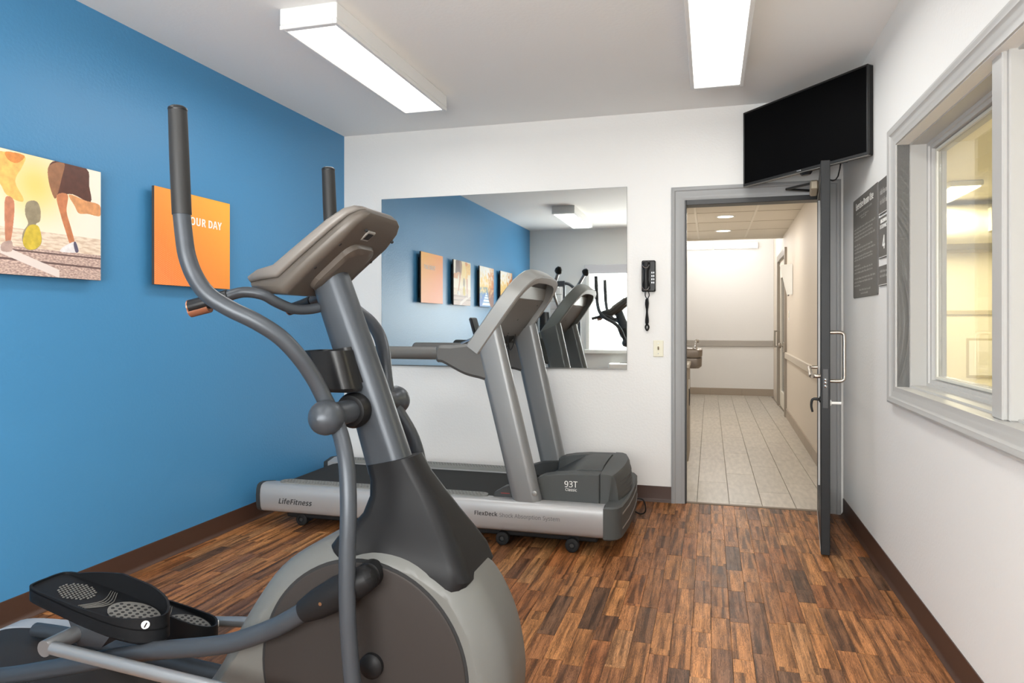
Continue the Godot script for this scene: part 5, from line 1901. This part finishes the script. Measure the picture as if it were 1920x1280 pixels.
	tube(s, [Vector3(1.69, 0.10, zf), Vector3(1.40, 0.100, zf), Vector3(1.165, 0.104, zf), Vector3(0.90, 0.125, zf), Vector3(0.618, 0.148, zf), Vector3(0.455, 0.150, zf)], 0.0235, 18, 4, 0.006)
	obj("pedal_lever", s, M.tube_grey, t)
	for q in [[Vector3(1.878, 0.590, 1.0), Vector3(1.735, 0.508, 0.0)], [Vector3(1.82, 0.10, -1.0), Vector3(1.69, 0.10, 0.0)]]:
		var sg: float = q[0].z
		var a := Vector3(q[0].x, q[0].y, ZC + sg * 0.19)
		var b := Vector3(q[1].x, q[1].y, ZC + sg * 0.1935)
		var dir := (b - a).normalized()
		var up := dir.cross(Vector3.BACK)
		s = Sh.new()
		loft(s, [oval(a - dir * 0.036, up, Vector3.BACK, 0.012, 0.016), oval(a - dir * 0.026, up, Vector3.BACK, 0.027, 0.03), oval(a, up, Vector3.BACK, 0.034, 0.036), oval(a.lerp(b, 0.4), up, Vector3.BACK, 0.040, 0.036), oval(a.lerp(b, 0.8), up, Vector3.BACK, 0.036, 0.031), oval(b + dir * 0.01, up, Vector3.BACK, 0.0275, 0.027)])
		var boot := obj("crank_boot", s, M.shroud_black, t)
		s = Sh.new()
		lathe(s, Vector3(a.x, a.y, ZC + sg * 0.13), Vector3.BACK * sg, [[0.0, 0.0], [0.032, 0.0], [0.032, 0.03], [0.029, 0.032], [0.029, 0.06], [0.0, 0.06]], 24)
		obj("crank_pin", s, M.shroud_black, t)
		s = Sh.new()
		lathe(s, a.lerp(b, 0.62) + Vector3.BACK * sg * 0.032, Vector3.BACK * sg, [[0.0, -0.003], [0.005, -0.003], [0.0045, 0.003], [0.0, 0.003]], 12)
		obj("boot_screw", s, M.chrome, boot)
	for q in [[1.0, 1.052, 0.366, 0.30], [-1.0, 0.967, 0.201, 0.30]]:
		s = Sh.new()
		var zz: float = ZC + q[0] * 0.275
		tube(s, [Vector3(q[1], q[2], zz), Vector3(1.883, q[3], ZC + q[0] * 0.262)], 0.0165, 16, 1)
		var rod := obj("connecting_rod", s, M.rod_silver, t)
		s = Sh.new()
		lathe(s, Vector3(1.883, q[3], ZC + q[0] * 0.215), Vector3.BACK * q[0], [[0.0, 0.0], [0.026, 0.0], [0.026, 0.062], [0.02, 0.068], [0.0, 0.068]], 20)
		obj("rod_joint", s, M.shroud_black, rod)
	# floor frame and the rear roller ramp
	s = Sh.new()
	bx(s, 0.40, 2.15, 0.025, 0.085, ZC - 0.045, ZC + 0.045, 0.01)
	bx(s, 2.02, 2.10, 0.02, 0.075, ZC - 0.30, ZC + 0.30, 0.01)
	obj("floor_frame", s, M.tube_grey, t)
	s = Sh.new()
	prism(s, curve2([Vector2(0.14, 0.012), Vector2(0.16, 0.06), Vector2(0.24, 0.10), Vector2(0.40, 0.12), Vector2(0.60, 0.116), Vector2(0.80, 0.095), Vector2(0.90, 0.055), Vector2(0.93, 0.012)], 4, false), Vector3.ZERO, Vector3.RIGHT, Vector3.UP, Vector3.BACK, ZC - 0.26, ZC + 0.26, 0.012)
	obj("rear_ramp", s, M.disc_grey, t)
	for q in [1.0, -1.0]:
		s = Sh.new()
		prism(s, curve2([Vector2(0.12, 0.012), Vector2(0.14, 0.055), Vector2(0.22, 0.095), Vector2(0.40, 0.112), Vector2(0.62, 0.108), Vector2(0.84, 0.085), Vector2(0.93, 0.05), Vector2(0.97, 0.012)], 4, false), Vector3.ZERO, Vector3.RIGHT, Vector3.UP, Vector3.BACK, ZC + q * 0.31 - 0.05, ZC + q * 0.31 + 0.05, 0.014)
		obj("ramp_side", s, M.base_light, t)
	for x in [0.20, 0.88, 2.06]:
		for q in [1.0, -1.0]:
			s = Sh.new()
			lathe(s, Vector3(x, 0.0, ZC + q * 0.26), Vector3.UP, [[0.0, 0.0], [0.026, 0.0], [0.026, 0.012], [0.012, 0.018], [0.012, 0.03], [0.0, 0.03]], 16)
			obj("levelling_foot", s, M.black_rubber, t)
